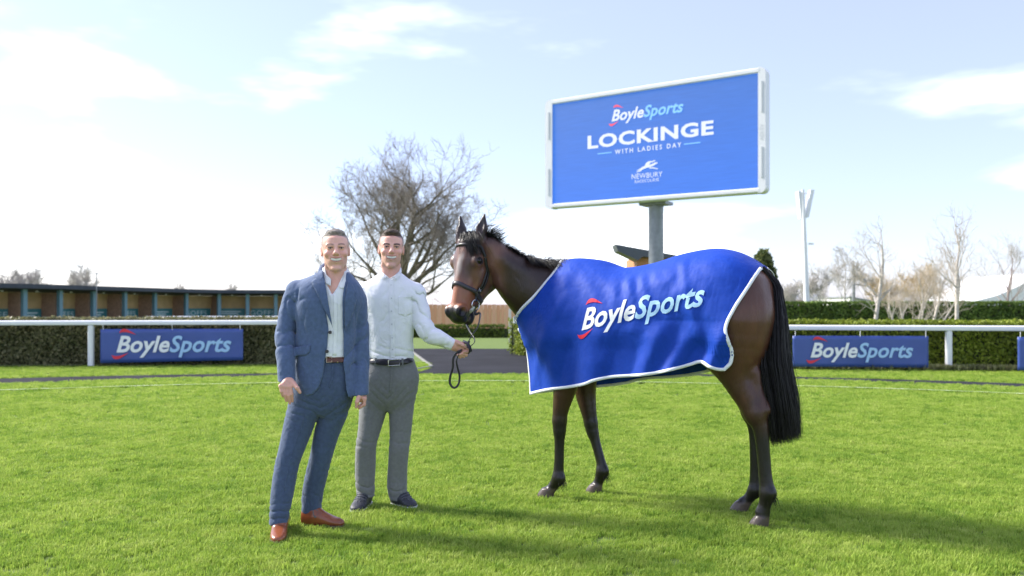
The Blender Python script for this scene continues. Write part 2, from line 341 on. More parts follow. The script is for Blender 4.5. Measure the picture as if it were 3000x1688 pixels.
# ---------------------------------------------------------------- rails and banners
def rail(pts, posts, ztop, thick, label, name='running_rail'):
    root = empty(name, (*posts[0][:2], 0), label=label, cat='rail')
    n = len(pts)
    mb = MB(); prof = [(-0.05, 0), (-0.062, 0.35), (-0.05, 0.8), (-0.02, 1.0), (0.02, 1.0), (0.05, 0.8), (0.062, 0.35), (0.05, 0)]
    V = []
    for i, p in enumerate(pts):
        p = np.asarray(p); t = np.asarray(pts[min(i + 1, n - 1)]) - np.asarray(pts[max(i - 1, 0)]); t = t / np.linalg.norm(t); nr = np.array([t[1], -t[0]])
        V += [(p[0] + nr[0] * a, p[1] + nr[1] * a, ztop - thick + thick * b) for a, b in prof]
    fs = [(i * 8 + k, i * 8 + (k + 1) % 8, i * 8 + 8 + (k + 1) % 8, i * 8 + 8 + k) for i in range(n - 1) for k in range(8)] + [tuple(range(8)), tuple(range(n * 8 - 8, n * 8))]
    mb.add(V, fs).build('top_rail', M_WHITE, root, smooth=True)
    for p in posts:
        MB().box((p[0], p[1], (ztop - thick) / 2), (0.115, 0.10, ztop - thick - 0.002), None, 0.02).build('post', M_WHITE, root)
    kids_local(root)
LP = [(-21.0, 15.9), (-15.0, 17.15), (-11.0, 17.75), (-8.92, 18.08), (-6.5, 18.35), (-4.4, 18.55)]
rail(LP, [(-17.6, 16.6), (-13.3, 17.42), (-8.92, 18.08), (-4.6, 18.53)], 0.99, 0.098, 'white plastic running rail along the left hedge')
RP = [(4.6, 17.75), (6.6, 17.35), (9.0, 16.95), (11, 16.6), (13.8, 16.1), (19.5, 14.8)]
rail(RP, [(5.2, 17.63), (8.70, 17.0), (12.6, 16.31), (16.5, 15.48)], 0.905, 0.102, 'white plastic running rail along the right hedge')
M_BAN = mat('banner_blue', (0.050, 0.095, 0.34), 0.4, noise=(1.5, 0.12), bump=(2.5, 0.25, 0.05))
M_LWHITE = mat('letter_white', (0.82, 0.84, 0.86), 0.5); M_LSKY = mat('letter_pale_blue', (0.36, 0.58, 0.85), 0.5); M_LRED = mat('letter_red', (0.70, 0.03, 0.06), 0.5)
def crescent(cx, cy, w_, h, flip, tilt=0.12, n=14):
    "a tapering red swoosh above or below the first letter"
    t = np.linspace(0, 1, n); x = cx + w_ * (t - 0.5)
    prof = np.sin(math.pi * t ** 0.62) ; top = cy + flip * h * prof; low = cy + flip * h * 0.38 * np.sin(math.pi * t ** 0.75)
    V = np.vstack([np.c_[x, top + tilt * (x - cx)], np.c_[x, low + tilt * (x - cx)]])
    return V, [(i, i + 1, n + i + 1, n + i) for i in range(n - 1)]
_LG = {}
def logo_shapes():
    "lettering in a box of width 1: list of (part name, material, points, faces)"
    if _LG: return _LG['s']
    A, fa = text2d('Boyle', 1, 0.026, 0.28, 0.98, 1.02); B, fb = text2d('Sports', 1, 0.024, 0.28, 0.98, 1.02)
    off = A[:, 0].max() + 0.0; B = B + (off - B[:, 0].min() - 0.02, 0)
    W = B[:, 0].max() - A[:, 0].min(); x0 = A[:, 0].min()
    # the first capital is taller than the rest
    c1, g1 = crescent(0.52, 0.78, 0.74, 0.22, 1, -0.10); c2, g2 = crescent(0.20, -0.08, 0.74, 0.22, -1, 0.14)
    c1[:, 0] = c1[:, 0]
    S = [('lettering', M_LWHITE, A, fa), ('lettering', M_LSKY, B, fb), ('swoosh', M_LRED, c1, g1), ('swoosh', M_LRED, c2, g2)]
    _LG['s'] = [(n, m, (v - (x0, 0)) / W, f) for n, m, v, f in S]; return _LG['s']
def flat_logo(parent, org, ax, ay, width, nrm, lift=0.006, mats=None):
    for n, m, v, f in logo_shapes():
        if mats: m = mats.get(m.name, m)
        X = np.asarray(org) + np.outer(v[:, 0] * width, ax) + np.outer(v[:, 1] * width, ay) + np.asarray(nrm) * lift
        mb = MB(); mb.add(X, f); mb.build(n, m, parent)
def banner(pl, pr, z0l, z1, z0r, lx, lw, ly, label):
    pl, pr = np.asarray(pl, float), np.asarray(pr, float); root = empty('sponsor_banner', (*((pl + pr) / 2), 0), label=label, cat='banner')
    d = pr - pl; L_ = np.linalg.norm(d); d /= L_; nr = np.array([d[1], -d[0]]); ns_ = 40; nz = 8; V = []
    for j in range(nz + 1):
        for i in range(ns_ + 1):
            s, t = i / ns_, j / nz; z = (z0l + (z0r - z0l) * s) * (1 - t) + z1 * t; wob = 0.012 * math.sin(s * 9 + 2 * t) * (1 - t) + 0.006 * math.sin(s * 31)
            p = pl + d * L_ * s + nr * wob; V.append((p[0], p[1], z))
    i = np.array([[j * (ns_ + 1) + a, j * (ns_ + 1) + a + 1, (j + 1) * (ns_ + 1) + a + 1, (j + 1) * (ns_ + 1) + a] for j in range(nz) for a in range(ns_)])
    o = obj('sheet', npmesh('sheet', V, i, M_BAN, smooth=True), root); s = o.modifiers.new('th', 'SOLIDIFY'); s.thickness = 0.004; s.offset = 0
    if lw: flat_logo(root, np.array([*(pl + d * lx), ly]), (d[0], d[1], 0), (0, 0, 1), lw, (nr[0], nr[1], 0), 0.024)
    for e in (0.02, 0.5, 0.98):
        p = pl + d * L_ * e; MB().tube([(p[0], p[1], z1 - 0.02), (p[0] + nr[0] * 0.01, p[1] + nr[1] * .01, z1 + 0.10)], 0.006, 5).build('tie', M_WHITE, root)
    kids_local(root)
def bz(py, d): return EYE + (HZ - py) * d / F
banner(P(294, 0, 18.0)[:2], P(712, 0, 18.28)[:2], bz(1064, 18.0), bz(964, 18.1), bz(1055, 18.28), 0.335, 2.36, bz(1031, 18.05), 'long blue sponsor banner with red swoosh logo on the left rail')
banner(P(2322, 0, 17.05)[:2], P(2720, 0, 16.85)[:2], bz(1074, 17.05), bz(984, 17.0), bz(1077, 16.85), 0.345, 1.98, bz(1046, 17.0), 'blue sponsor banner with logo on the right rail behind the horse tail')
banner(P(2981, 0, 16.35)[:2], P(3400, 0, 15.9)[:2], bz(1085, 16.35), bz(987, 16.35), bz(1085, 15.9), 0.33, 1.98, bz(1052, 16.3), 'blue banner cut off at the right edge of the picture')

# ---------------------------------------------------------------- saddling stalls (left)
def stalls():
    xs = [-130, -35, 68, 172, 270, 362, 450, 543, 640, 725, 808, 890]; ds = [57, 59, 61, 64, 67.5, 71, 75, 79, 82, 83, 83.8, 84.6]
    pts = np.array([P(x, 900, d)[:2] for x, d in zip(xs, ds)]); n = len(pts); Z = 2.62
    M_roof = mat('roof_slate_felt', (0.045, 0.055, 0.075), 0.7, noise=(2, 0.25)); M_tan = mat('stall_back_boards', (0.58, 0.40, 0.19), 0.8, noise=(1.2, 0.25), bump=(30, 0.3))
    M_brick = mat('stall_partition_brick', (0.44, 0.27, 0.18), 0.9, noise=(6, 0.3), bump=(40, 0.4)); M_teal = mat('stall_post_paint', (0.13, 0.25, 0.30), 0.5, noise=(3, 0.1)); M_sign = mat('stall_sign_green', (0.05, 0.21, 0.22), 0.5, noise=(2, 0.1)); M_txt = mat('stall_sign_print', (0.55, 0.68, 0.68), 0.6)
    root = empty('saddling_stalls', (*pts[n // 2], 0), label='long low saddling stall building with dark flat roof and open bays', cat='building')
    nr = []
    for i in range(n):
        t = pts[min(i + 1, n - 1)] - pts[max(i - 1, 0)]; t /= np.linalg.norm(t); nr.append(np.array([t[1], -t[0]]))
    nr = np.array(nr); depth = 1.5; back = pts - nr * depth; front = pts + nr * 1.0
    for i in range(n - 1):
        # roof panel with a deep fascia and sloping top
        a, b, c, d = front[i], front[i + 1], back[i + 1] - nr[i + 1] * .4, back[i] - nr[i] * .4
        MB().add([(*a, Z - 0.02), (*b, Z - 0.02), (*c, Z - 0.25), (*d, Z - 0.25), (*a, Z + .30), (*b, Z + .30), (*c, Z + .05), (*d, Z + .05)], [(0, 1, 2, 3), (7, 6, 5, 4), (0, 4, 5, 1), (1, 5, 6, 2), (2, 6, 7, 3), (3, 7, 4, 0)]).build('roof', M_roof, root)
        MB().prism([(*back[i], 0), (*back[i + 1], 0), (*(back[i + 1] - nr[i + 1] * .2), 0), (*(back[i] - nr[i] * .2), 0)], (0, 0, Z - .26)).build('wall', M_tan, root)
        # sign board across the lower part of each bay
        p0 = back[i] + (back[i + 1] - back[i]) * 0.16; p1 = back[i] + (back[i + 1] - back[i]) * 0.94; nn = (nr[i] + nr[i + 1]) / 2
        p0 = p0 + nn * 0.05; p1 = p1 + nn * 0.05
        s = MB().prism([(*p0, .25), (*p1, .25), (*(p1 + nn * .05), .25), (*(p0 + nn * .05), .25)], (0, 0, .90)).build('sign_board', M_sign, root)
        dd = p1 - p0; L_ = np.linalg.norm(dd); dd /= L_
        if i % 2 == 1:
            v, f = text2d('GOFFS', 0.62, 0.0, 0, 1.25, 1.1); org = np.array([*(p0 + nn * .06 + dd * (L_ - v[:, 0].max()) * .5), 0.50]); X = org + np.outer(v[:, 0], [*dd, 0]) + np.outer(v[:, 1], [0, 0, 1]); MB().add(X, f).build('lettering', M_txt, s)
        else:
            for q in range(2):
                z = 0.78 - q * 0.2; a_, b_ = p0 + nn * .06 + dd * L_ * .12, p0 + nn * .06 + dd * L_ * (.85 - .1 * q); MB().sheet([(*a_, z), (*b_, z), (*b_, z + .1), (*a_, z + .1)]).build('print_line', M_txt, s)
        MB().tube([((a + b + c + d)[0] / 4, (a + b + c + d)[1] / 4, Z - 0.16), ((a + b + c + d)[0] / 4, (a + b + c + d)[1] / 4, Z - 0.24)], 0.09, 8).build('ceiling_lamp', M_WHITE, root)
    for i in range(n):
        t = np.array([-nr[i][1], nr[i][0]]); p = pts[i]
        MB().prism([(*(back[i] - t * .09), 0), (*(back[i] + t * .09), 0), (*(p - nr[i] * .25 + t * .09), 0), (*(p - nr[i] * .25 - t * .09), 0)], (0, 0, Z - .26)).build('partition_wall', M_brick, root)
        MB().box((*(p + nr[i] * .1), (Z - .04) / 2), (0.34, 0.3, Z - .06), [[*t, 0], [*nr[i], 0], [0, 0, 1]], 0.02).build('post', M_teal, root)
    kids_local(root)
stalls()
rail([P(430, 0, 30)[:2], P(640, 0, 30.5)[:2], P(900, 0, 31)[:2]], [P(470, 0, 30)[:2], P(700, 0, 30.6)[:2], P(880, 0, 31)[:2]], 0.95, 0.12, 'second white rail beyond the left hedge', 'running_rail')

# ---------------------------------------------------------------- orange fence, gate and timber kiosk
def fence():
    M = [mat('fence_board_' + str(k), c, 0.75, noise=(2.5, 0.18), bump=(25, 0.4), stretch=(6, 6, 0.5)) for k, c in enumerate([(0.74, 0.40, 0.22), (0.70, 0.36, 0.19), (0.76, 0.43, 0.25)])]
    a, b = np.array([-6.5, 38.3]), np.array([0.62, 37.2]); root = empty('timber_fence', (*a, 0), label='orange boarded timber fence behind the low hedge', cat='fence')
    d = b - a; L_ = np.linalg.norm(d); d /= L_; n = 38; w_ = L_ / n; ms = [MB().box((0, 0, 0.69), (w_ - 0.012, 0.025, 1.38), None).mesh('board', m) for m in M]
    for k in range(n):
        p = a + d * (k + .5) * w_; o = obj('board', ms[random.randrange(3)], root); o.location = (p[0], p[1] + random.uniform(-.004, .004), random.uniform(-.01, .01)); o.rotation_euler = (0, 0, math.atan2(d[1], d[0]))
    for z in (0.35, 1.1):
        MB().box((*((a + b) / 2 + np.array([-d[1], d[0]]) * .04), z), (L_, 0.05, 0.09), [[*d, 0], [-d[1], d[0], 0], [0, 0, 1]]).build('cross_rail', M[1], root)
    kids_local(root)
fence()
g = empty('garden_gate', G(1500, 1003), label='pale framed gate with timber panel beside the hedge end', cat='gate')
M_gw = mat('gate_paint', (0.66, 0.62, 0.58), 0.6, noise=(4, 0.1)); dg = 30.5
def gb(x0, x1, y0, y1, th, nm, m, dy=0.0):
    p, q = P(x0, y1, dg), P(x1, y0, dg); MB().box(((p[0] + q[0]) / 2, dg + dy, (p[2] + q[2]) / 2), (q[0] - p[0], th, q[2] - p[2]), None, 0.004).build(nm, m, g)
gb(1490, 1498, 905, 1004, 0.08, 'post', M_gw); gb(1578, 1586, 905, 1004, 0.08, 'post', M_gw); gb(1499, 1577, 939, 946, 0.05, 'top_bar', M_gw); gb(1499, 1577, 994, 1001, 0.05, 'bottom_bar', M_gw)
gb(1499, 1577, 947, 993, 0.03, 'panel', MATS['fence_board_0'])
kids_local(g)
def kiosk():
    d0 = 46.0; M_wood = mat('kiosk_cladding', (0.50, 0.24, 0.10), 0.7, noise=(2.5, 0.2), bump=(20, .4), stretch=(1, 1, 8)); M_gr = mat('kiosk_roof_metal', (0.075, 0.088, 0.105), 0.5, noise=(3, .1))
    root = empty('timber_kiosk', P(1900, 900, d0 + 2) * (1, 1, 0), label='timber clad building with sloping grey roof behind the screen post', cat='building')
    a, b = P(1866, 0, d0)[0], P(1962, 0, d0)[0]
    MB().box(((a + b) / 2, d0 + 2.2, 2.0), (b - a, 4.2, 4.0)).build('wall', M_wood, root)
    for k in range(9):
        z = 0.22 + k * 0.44; MB().box(((a + b) / 2, d0 + 0.085, z), (b - a + .02, 0.03, 0.40)).build('cladding_board', M_wood, root)
    pr = [P(1801, 717, d0), P(1978, 749, d0), P(1978, 758, d0), P(1880, 753, d0), P(1866, 764, d0), P(1808, 737, d0)]
    MB().prism([p + (0, -0.35, 0) for p in pr], (0, 1.6, 0)).build('roof', M_gr, root)
    kids_local(root)
kiosk()

# ---------------------------------------------------------------- big screen
def screen():
    dl, dr = 28.2, 24.4; a, b = P(1620, 0, dl)[:2], P(2222, 0, dr)[:2]; zt, zb = 7.96, 4.68
    d = b - a; L_ = np.linalg.norm(d); d /= L_; nr = np.array([d[1], -d[0]]); ax = [[*d, 0], [-nr[0], -nr[1], 0], [0, 0, 1]]
    zc, hh = (zt + zb) / 2, zt - zb; c = (a + b) / 2
    pole = np.array([P(1922, 0, 26.9)[0], 26.9])
    root = empty('display_screen', (*pole, 0), label='large blue display screen in a white frame on a grey post', cat='screen')
    M_fr = mat('screen_frame_white', (0.74, 0.75, 0.77), 0.4, noise=(3, .05)); M_gray = mat('screen_vent_grey', (0.52, 0.55, 0.58), 0.6); M_post = mat('galvanised_steel', (0.26, 0.28, 0.30), 0.45, metal=0.5, noise=(6, 0.25), bump=(12, .1))
    # LED panel: lit, deep blue at the top to a lighter blue at the bottom as the picture it shows
    m = bpy.data.materials.new('led_screen'); m.use_nodes = True; t = m.node_tree; bs = t.nodes['Principled BSDF']; K = t.links.new
    cu = t.nodes.new('ShaderNodeTexCoord'); sp = t.nodes.new('ShaderNodeSeparateXYZ'); K(cu.outputs['Generated'], sp.inputs[0]); rp_ = t.nodes.new('ShaderNodeValToRGB')
    rp_.color_ramp.elements[0].color = (0.025, 0.14, 0.62, 1); rp_.color_ramp.elements[1].color = (0.030, 0.125, 0.46, 1); K(sp.outputs['Z'], rp_.inputs[0]); K(rp_.outputs[0], bs.inputs['Emission Color']); bs.inputs['Emission Strength'].default_value = 0.62
    wv = t.nodes.new('ShaderNodeTexNoise'); wv.inputs['Scale'].default_value = 3; mp_ = t.nodes.new('ShaderNodeMapping'); mp_.inputs['Scale'].default_value = (0.5, 0.5, 14); K(cu.outputs['Object'], mp_.inputs[0]); K(mp_.outputs[0], wv.inputs['Vector'])
    mr = t.nodes.new('ShaderNodeMapRange'); mr.inputs[1].default_value = .3; mr.inputs[2].default_value = .7; mr.inputs[3].default_value = .40; mr.inputs[4].default_value = .49; K(wv.outputs['Fac'], mr.inputs[0]); K(mr.outputs[0], bs.inputs['Emission Strength'])
    bs.inputs['Base Color'].default_value = (0.02, 0.03, 0.06, 1); bs.inputs['Roughness'].default_value = 0.6
    def em(n, col, s=0.75): return mat('led_' + n, (0.05, 0.05, 0.05), 0.6, emit=(col, s))
    def fr(s, z): return np.array([*(a + d * s), z])
    dep = 0.34; off = -nr * dep / 2
    # cabinet, frame bars, side wings with vents
    MB().box((*(c + off * 1.02), zc), (L_ - .02, dep - 0.03, hh - .02), ax).build('cabinet', M_gray, root)
    MB().box((*(c + nr * 0.012), zc), (L_, 0.02, hh), ax).build('led_panel', m, root)
    MB().box((*(c + off * .85), zt + .075), (L_ + .12, dep + .06, .15), ax, .03).build('top_frame', M_fr, root)
    MB().box((*(c + off * .85), zb - .07), (L_ + .12, dep + .06, .14), ax, .03).build('bottom_frame', M_fr, root)
    def wing(s0, s1, nm):
        w_ = s1 - s0; r = 0.16; z0, z1 = zb - .15, zt + .16; out = []
        pts = [(s0, z0), (s1, z0), (s1, z1), (s0, z1)]
        cs = ([(s0, z0), *[(s1 - r + r * math.sin(q), z0 + r - r * math.cos(q)) for q in np.linspace(0, math.pi / 2, 6)], *[(s1 - r + r * math.cos(q), z1 - r + r * math.sin(q)) for q in np.linspace(0, math.pi / 2, 6)], (s0, z1)] if nm == 'r' else
              [(s1, z0), (s1, z1), *[(s0 + r - r * math.sin(q), z1 - r + r * math.cos(q)) for q in np.linspace(0, math.pi / 2, 6)], *[(s0 + r - r * math.cos(q), z0 + r - r * math.sin(q)) for q in np.linspace(0, math.pi / 2, 6)]])
        base = [np.array([*(a + d * s + nr * 0.05), z]) for s, z in cs]
        wg = MB().prism(base, (*(-nr * (dep + .05)), 0)).build('side_frame', M_fr, root)
        sm = (s0 + s1) / 2
        for z in ((zc - .28 * hh), (zc + .29 * hh)):
            MB().box((*(a + d * sm + nr * 0.058), z), (w_ * .20, .02, hh * .27), ax).build('vent', M_gray, wg)
        if nm == 'r':
            v, f = text2d('ADI.TV', 0.15, 0, 0, 1, 1); X = np.array([*(a + d * (sm + .05) + nr * .056), zc - .3]) + np.outer(v[:, 0], [0, 0, 1]) + np.outer(-v[:, 1], [*d, 0]); MB().add(X, f).build('lettering', M_gray, wg)
    wing(-0.27, -0.003, 'l'); wing(L_ + 0.003, L_ + .22, 'r')
    # picture on the screen: panel coordinates 0..1 across, 0..1 up
    N3 = (*nr, 0)
    def put(nm, v, f, mtl, u, vv): 
        X = fr(L_ * u, zb + hh * vv) + np.outer(v[:, 0], [*d, 0]) + np.outer(v[:, 1], [0, 0, 1]) + np.array(N3) * 0.03; MB().add(X, f).build(nm, mtl, root)
    W_, S_, R_ = em('white', (.70, .76, .92), .38), em('sky', (.16, .42, .78), .5), em('red', (.80, .04, .10), .42)
    flat_logo(root, fr(L_ * .318, zb + hh * .752), (*d, 0), (0, 0, 1), L_ * .352, N3, 0.03, {'letter_white': W_, 'letter_pale_blue': S_, 'letter_red': R_})
    v, f = text2d('LOCKINGE', 1, .035, 0, 1.3, 1.08); k = L_ * .615 / (v[:, 0].max() - v[:, 0].min()); v = (v - (v[:, 0].min(), 0)) * k; v[:, 1] *= hh * .125 / v[:, 1].max(); put('lettering', v, f, W_, .192, .515)
    v, f = text2d('WITH LADIES DAY', 1, .018, 0, 1.1, 1.5); k = L_ * .325 / (v[:, 0].max() - v[:, 0].min()); v = (v - (v[:, 0].min(), 0)) * k; v[:, 1] *= hh * .043 / v[:, 1].max(); put('lettering', v, f, W_, .335, .43)
    for s, q in ((.245, .318), (.672, .748)):
        v = np.array([(0, 0), (L_ * (q - s), 0), (L_ * (q - s), .03), (0, .03)]); put('rule', v, [(0, 1, 2, 3)], S_, s, .447)
    v, f = text2d('NEWBURY', 1, .0, 0, 1.05, 1.08); k = L_ * .15 / (v[:, 0].max() - v[:, 0].min()); v = (v - (v[:, 0].min(), 0)) * k; v[:, 1] *= hh * .047 / v[:, 1].max(); put('lettering', v, f, W_, .420, .175)
    v, f = text2d('RACECOURSE', 1, -.004, 0, 1.05, 1.05); k = L_ * .118 / (v[:, 0].max() - v[:, 0].min()); v = (v - (v[:, 0].min(), 0)) * k; v[:, 1] *= hh * .028 / v[:, 1].max(); put('lettering', v, f, W_, .436, .135)
    # galloping horse emblem: body, neck and head, fore and hind legs, rider
    e = [[(0, .10), (.12, .16), (.30, .20), (.45, .30), (.62, .34), (.78, .42), (.92, .55), (1.0, .62), (.98, .70), (.88, .70), (.74, .60), (.60, .52), (.44, .52), (.30, .44), (.18, .30), (.05, .18)],
         [(.62, .34), (.80, .30), (1.0, .16), (1.02, .10), (.96, .11), (.80, .20), (.60, .24)], [(.30, .20), (.20, .06), (.02, 0), (0, .04), (.14, .12), (.24, .28)], [(.40, .52), (.46, .74), (.60, .86), (.74, .84), (.84, .90), (.90, .84), (.80, .76), (.66, .72), (.60, .52)]]
    for pl in e:
        v = np.array(pl) * (L_ * .105, hh * .11); put('emblem', v, [tuple(range(len(v)))], W_, .443, .235)
    MB().tube([(*pole, 0), (*pole, zb - .05)], 0.235, 24).build('post', M_post, root, smooth=True)
    MB().box((*(pole + off * 0), zb - .16), (.9, .6, .10), ax).build('mount_bracket', M_post, root)
    kids_local(root)
screen()

# ---------------------------------------------------------------- light mast and far things on the right
def mast():
    d0 = 40.0; root = empty('floodlight_mast', P(2364, 900, d0) * (1, 1, 0), label='tall slim white mast with two slanted panels behind the right rail', cat='mast')
    x, xt = P(2364, 0, d0)[0], P(2352, 0, d0)[0]; zt = P(0, 556, d0)[2]
    MB().tube([(x, d0, 0), (x, d0, 1.2), (xt, d0, zt)], [.15, .14, .07], 14).build('pole', M_WHITE, root, smooth=True)
    for s, x0, y0, x1, y1, w_ in ((0, 2343, 560, 2350, 640, 8), (1, 2381, 556, 2366, 636, 11)):
        p, q = P(x0, y0, d0), P(x1, y1, d0); k = np.array([w_ * d0 / F, 0, 0]); MB().prism([p - k / 2, p + k / 2, q + k * .4, q - k * .4], (0, 0.4, 0)).build('panel', M_WHITE, root)
    for y in (566, 628):
        p, q = P(2352, y, d0), P(2378 if y < 600 else 2368, y, d0); MB().tube([p + (0, .1, 0), q + (0, .1, 0)], .03, 6).build('arm', M_WHITE, root)
    p = P(2366, 715, d0); MB().box(p + (.12, -.1, 0), (.22, .12, .08)).build('camera_box', M_WHITE, root)
    kids_local(root)
mast()
def far_things():
    M_wh = mat('hall_render_white', (0.78, 0.77, 0.74), 0.8, noise=(1, .06)); M_gr = mat('hall_roof_grey', (0.27, 0.29, 0.31), 0.6, noise=(2, .15)); M_red = mat('far_brick', (0.42, 0.22, 0.17), 0.9, noise=(2, .2)); M_pale = mat('tent_canvas', (0.80, 0.79, 0.77), 0.7, noise=(.5, .05))
    d0 = 95.0; r = empty('white_hall', P(2550, 900, d0) * (1, 1, 0), label='low white hall with grey sloping roof above the right hedge', cat='building')
    b = [P(2490, 905, d0), P(2610, 905, d0), P(2605, 897, d0), P(2490, 872, d0)]; b = [np.array([p[0], p[1], 0.0]) if p[2] < 1.2 else p for p in b]
    MB().prism(b, (0, 10, 0)).build('wall', M_wh, r); MB().prism([P(2484, 868, d0) + (0, -.5, 0), P(2626, 894, d0) + (0, -.5, 0), P(2626, 899, d0) + (0, -.5, 0), P(2484, 871.5, d0) + (0, -.5, 0)], (0, 11, 0)).build('roof', M_gr, r); kids_local(r)
    d0 = 62.0; r = empty('steel_gantry', P(2502, 900, d0) * (1, 1, 0), label='dark steel gantry with sagging arm in front of the white hall', cat='gantry')
    def bar(p, q, w_, nm='beam'): MB().tube([P(*p, d0), P(*q, d0)], w_, 6).build(nm, M_gr, r)
    MB().tube([P(2501, 900, d0) * (1, 1, 0), P(2501, 778, d0)], .12, 8).build('post', M_gr, r); MB().tube([P(2556, 900, d0 + 2) * (1, 1, 0), P(2556, 838, d0 + 2)], .1, 8).build('post', M_gr, r)
    bar((2502, 803), (2528, 823), .13); bar((2528, 823), (2565, 833), .17); bar((2502, 833), (2562, 840), .07); kids_local(r)
    d0 = 120.0
    for x0, x1, yt, lab in ((2296, 2352, 879, 'low brick house far behind the tall white mast on its left'), (2380, 2432, 881, 'low brick house far behind the tall white mast on its right')):
        p, q = P(x0, yt, d0), P(x1, yt, d0); r = empty('brick_house', ((p[0] + q[0]) / 2, d0 + 3, 0), label=lab, cat='house', group='far brick houses')
        MB().box(((p[0] + q[0]) / 2, d0 + 3, p[2] / 2), (q[0] - p[0], 6, p[2])).build('wall', M_red, r)
        MB().prism([(p[0] - .3, d0 - .3, p[2]), (p[0] - .3, d0 + 6.3, p[2]), (p[0] - .3, d0 + 3, p[2] + .9)], (q[0] - p[0] + .6, 0, 0)).build('roof', M_gr, r)
        for k in range(2):
            xx = p[0] + (q[0] - p[0]) * (.3 + .4 * k); MB().box((xx, d0 - .01, 1.55), (.5, .06, .6)).build('window', M_wh, r)
        kids_local(r)
    d0 = 75.0; r = empty('marquee', P(2930, 900, d0) * (1, 1, 0), label='pale marquee roof rising above the hedge at the right edge', cat='marquee')
    pk = P(3050, 800, d0)
    def arc(y): return [(P(x, yy, d0)[0], y, P(x, yy, d0)[2]) for x, yy in ((2790, 893), (2850, 884), (2920, 866), (2985, 838), (3050, 800), (3200, 866), (3330, 893))]
    A, B = arc(d0), arc(d0 + 12); n = len(A); MB().add(A + B, [(i, i + 1, n + i + 1, n + i) for i in range(n - 1)]).build('canvas_roof', M_pale, r)
    MB().add(A + [(x, y, 0) for x, y, z in A], [(i, i + 1, n + i + 1, n + i) for i in range(n - 1)]).build('wall', M_pale, r); kids_local(r)
    d0 = 66; MBo = empty('lamp_post', P(283, 900, d0) * (1, 1, 0), label='thin dark pole rising above the stall roof on the left', cat='pole'); p = P(283, 803, d0); MB().tube([(p[0], d0, 0), p], .035, 6).build('pole', M_gr, MBo); MB().box(p + (0, 0, .03), (.14, .14, .1)).build('lamp_head', M_gr, MBo); kids_local(MBo)
far_things()

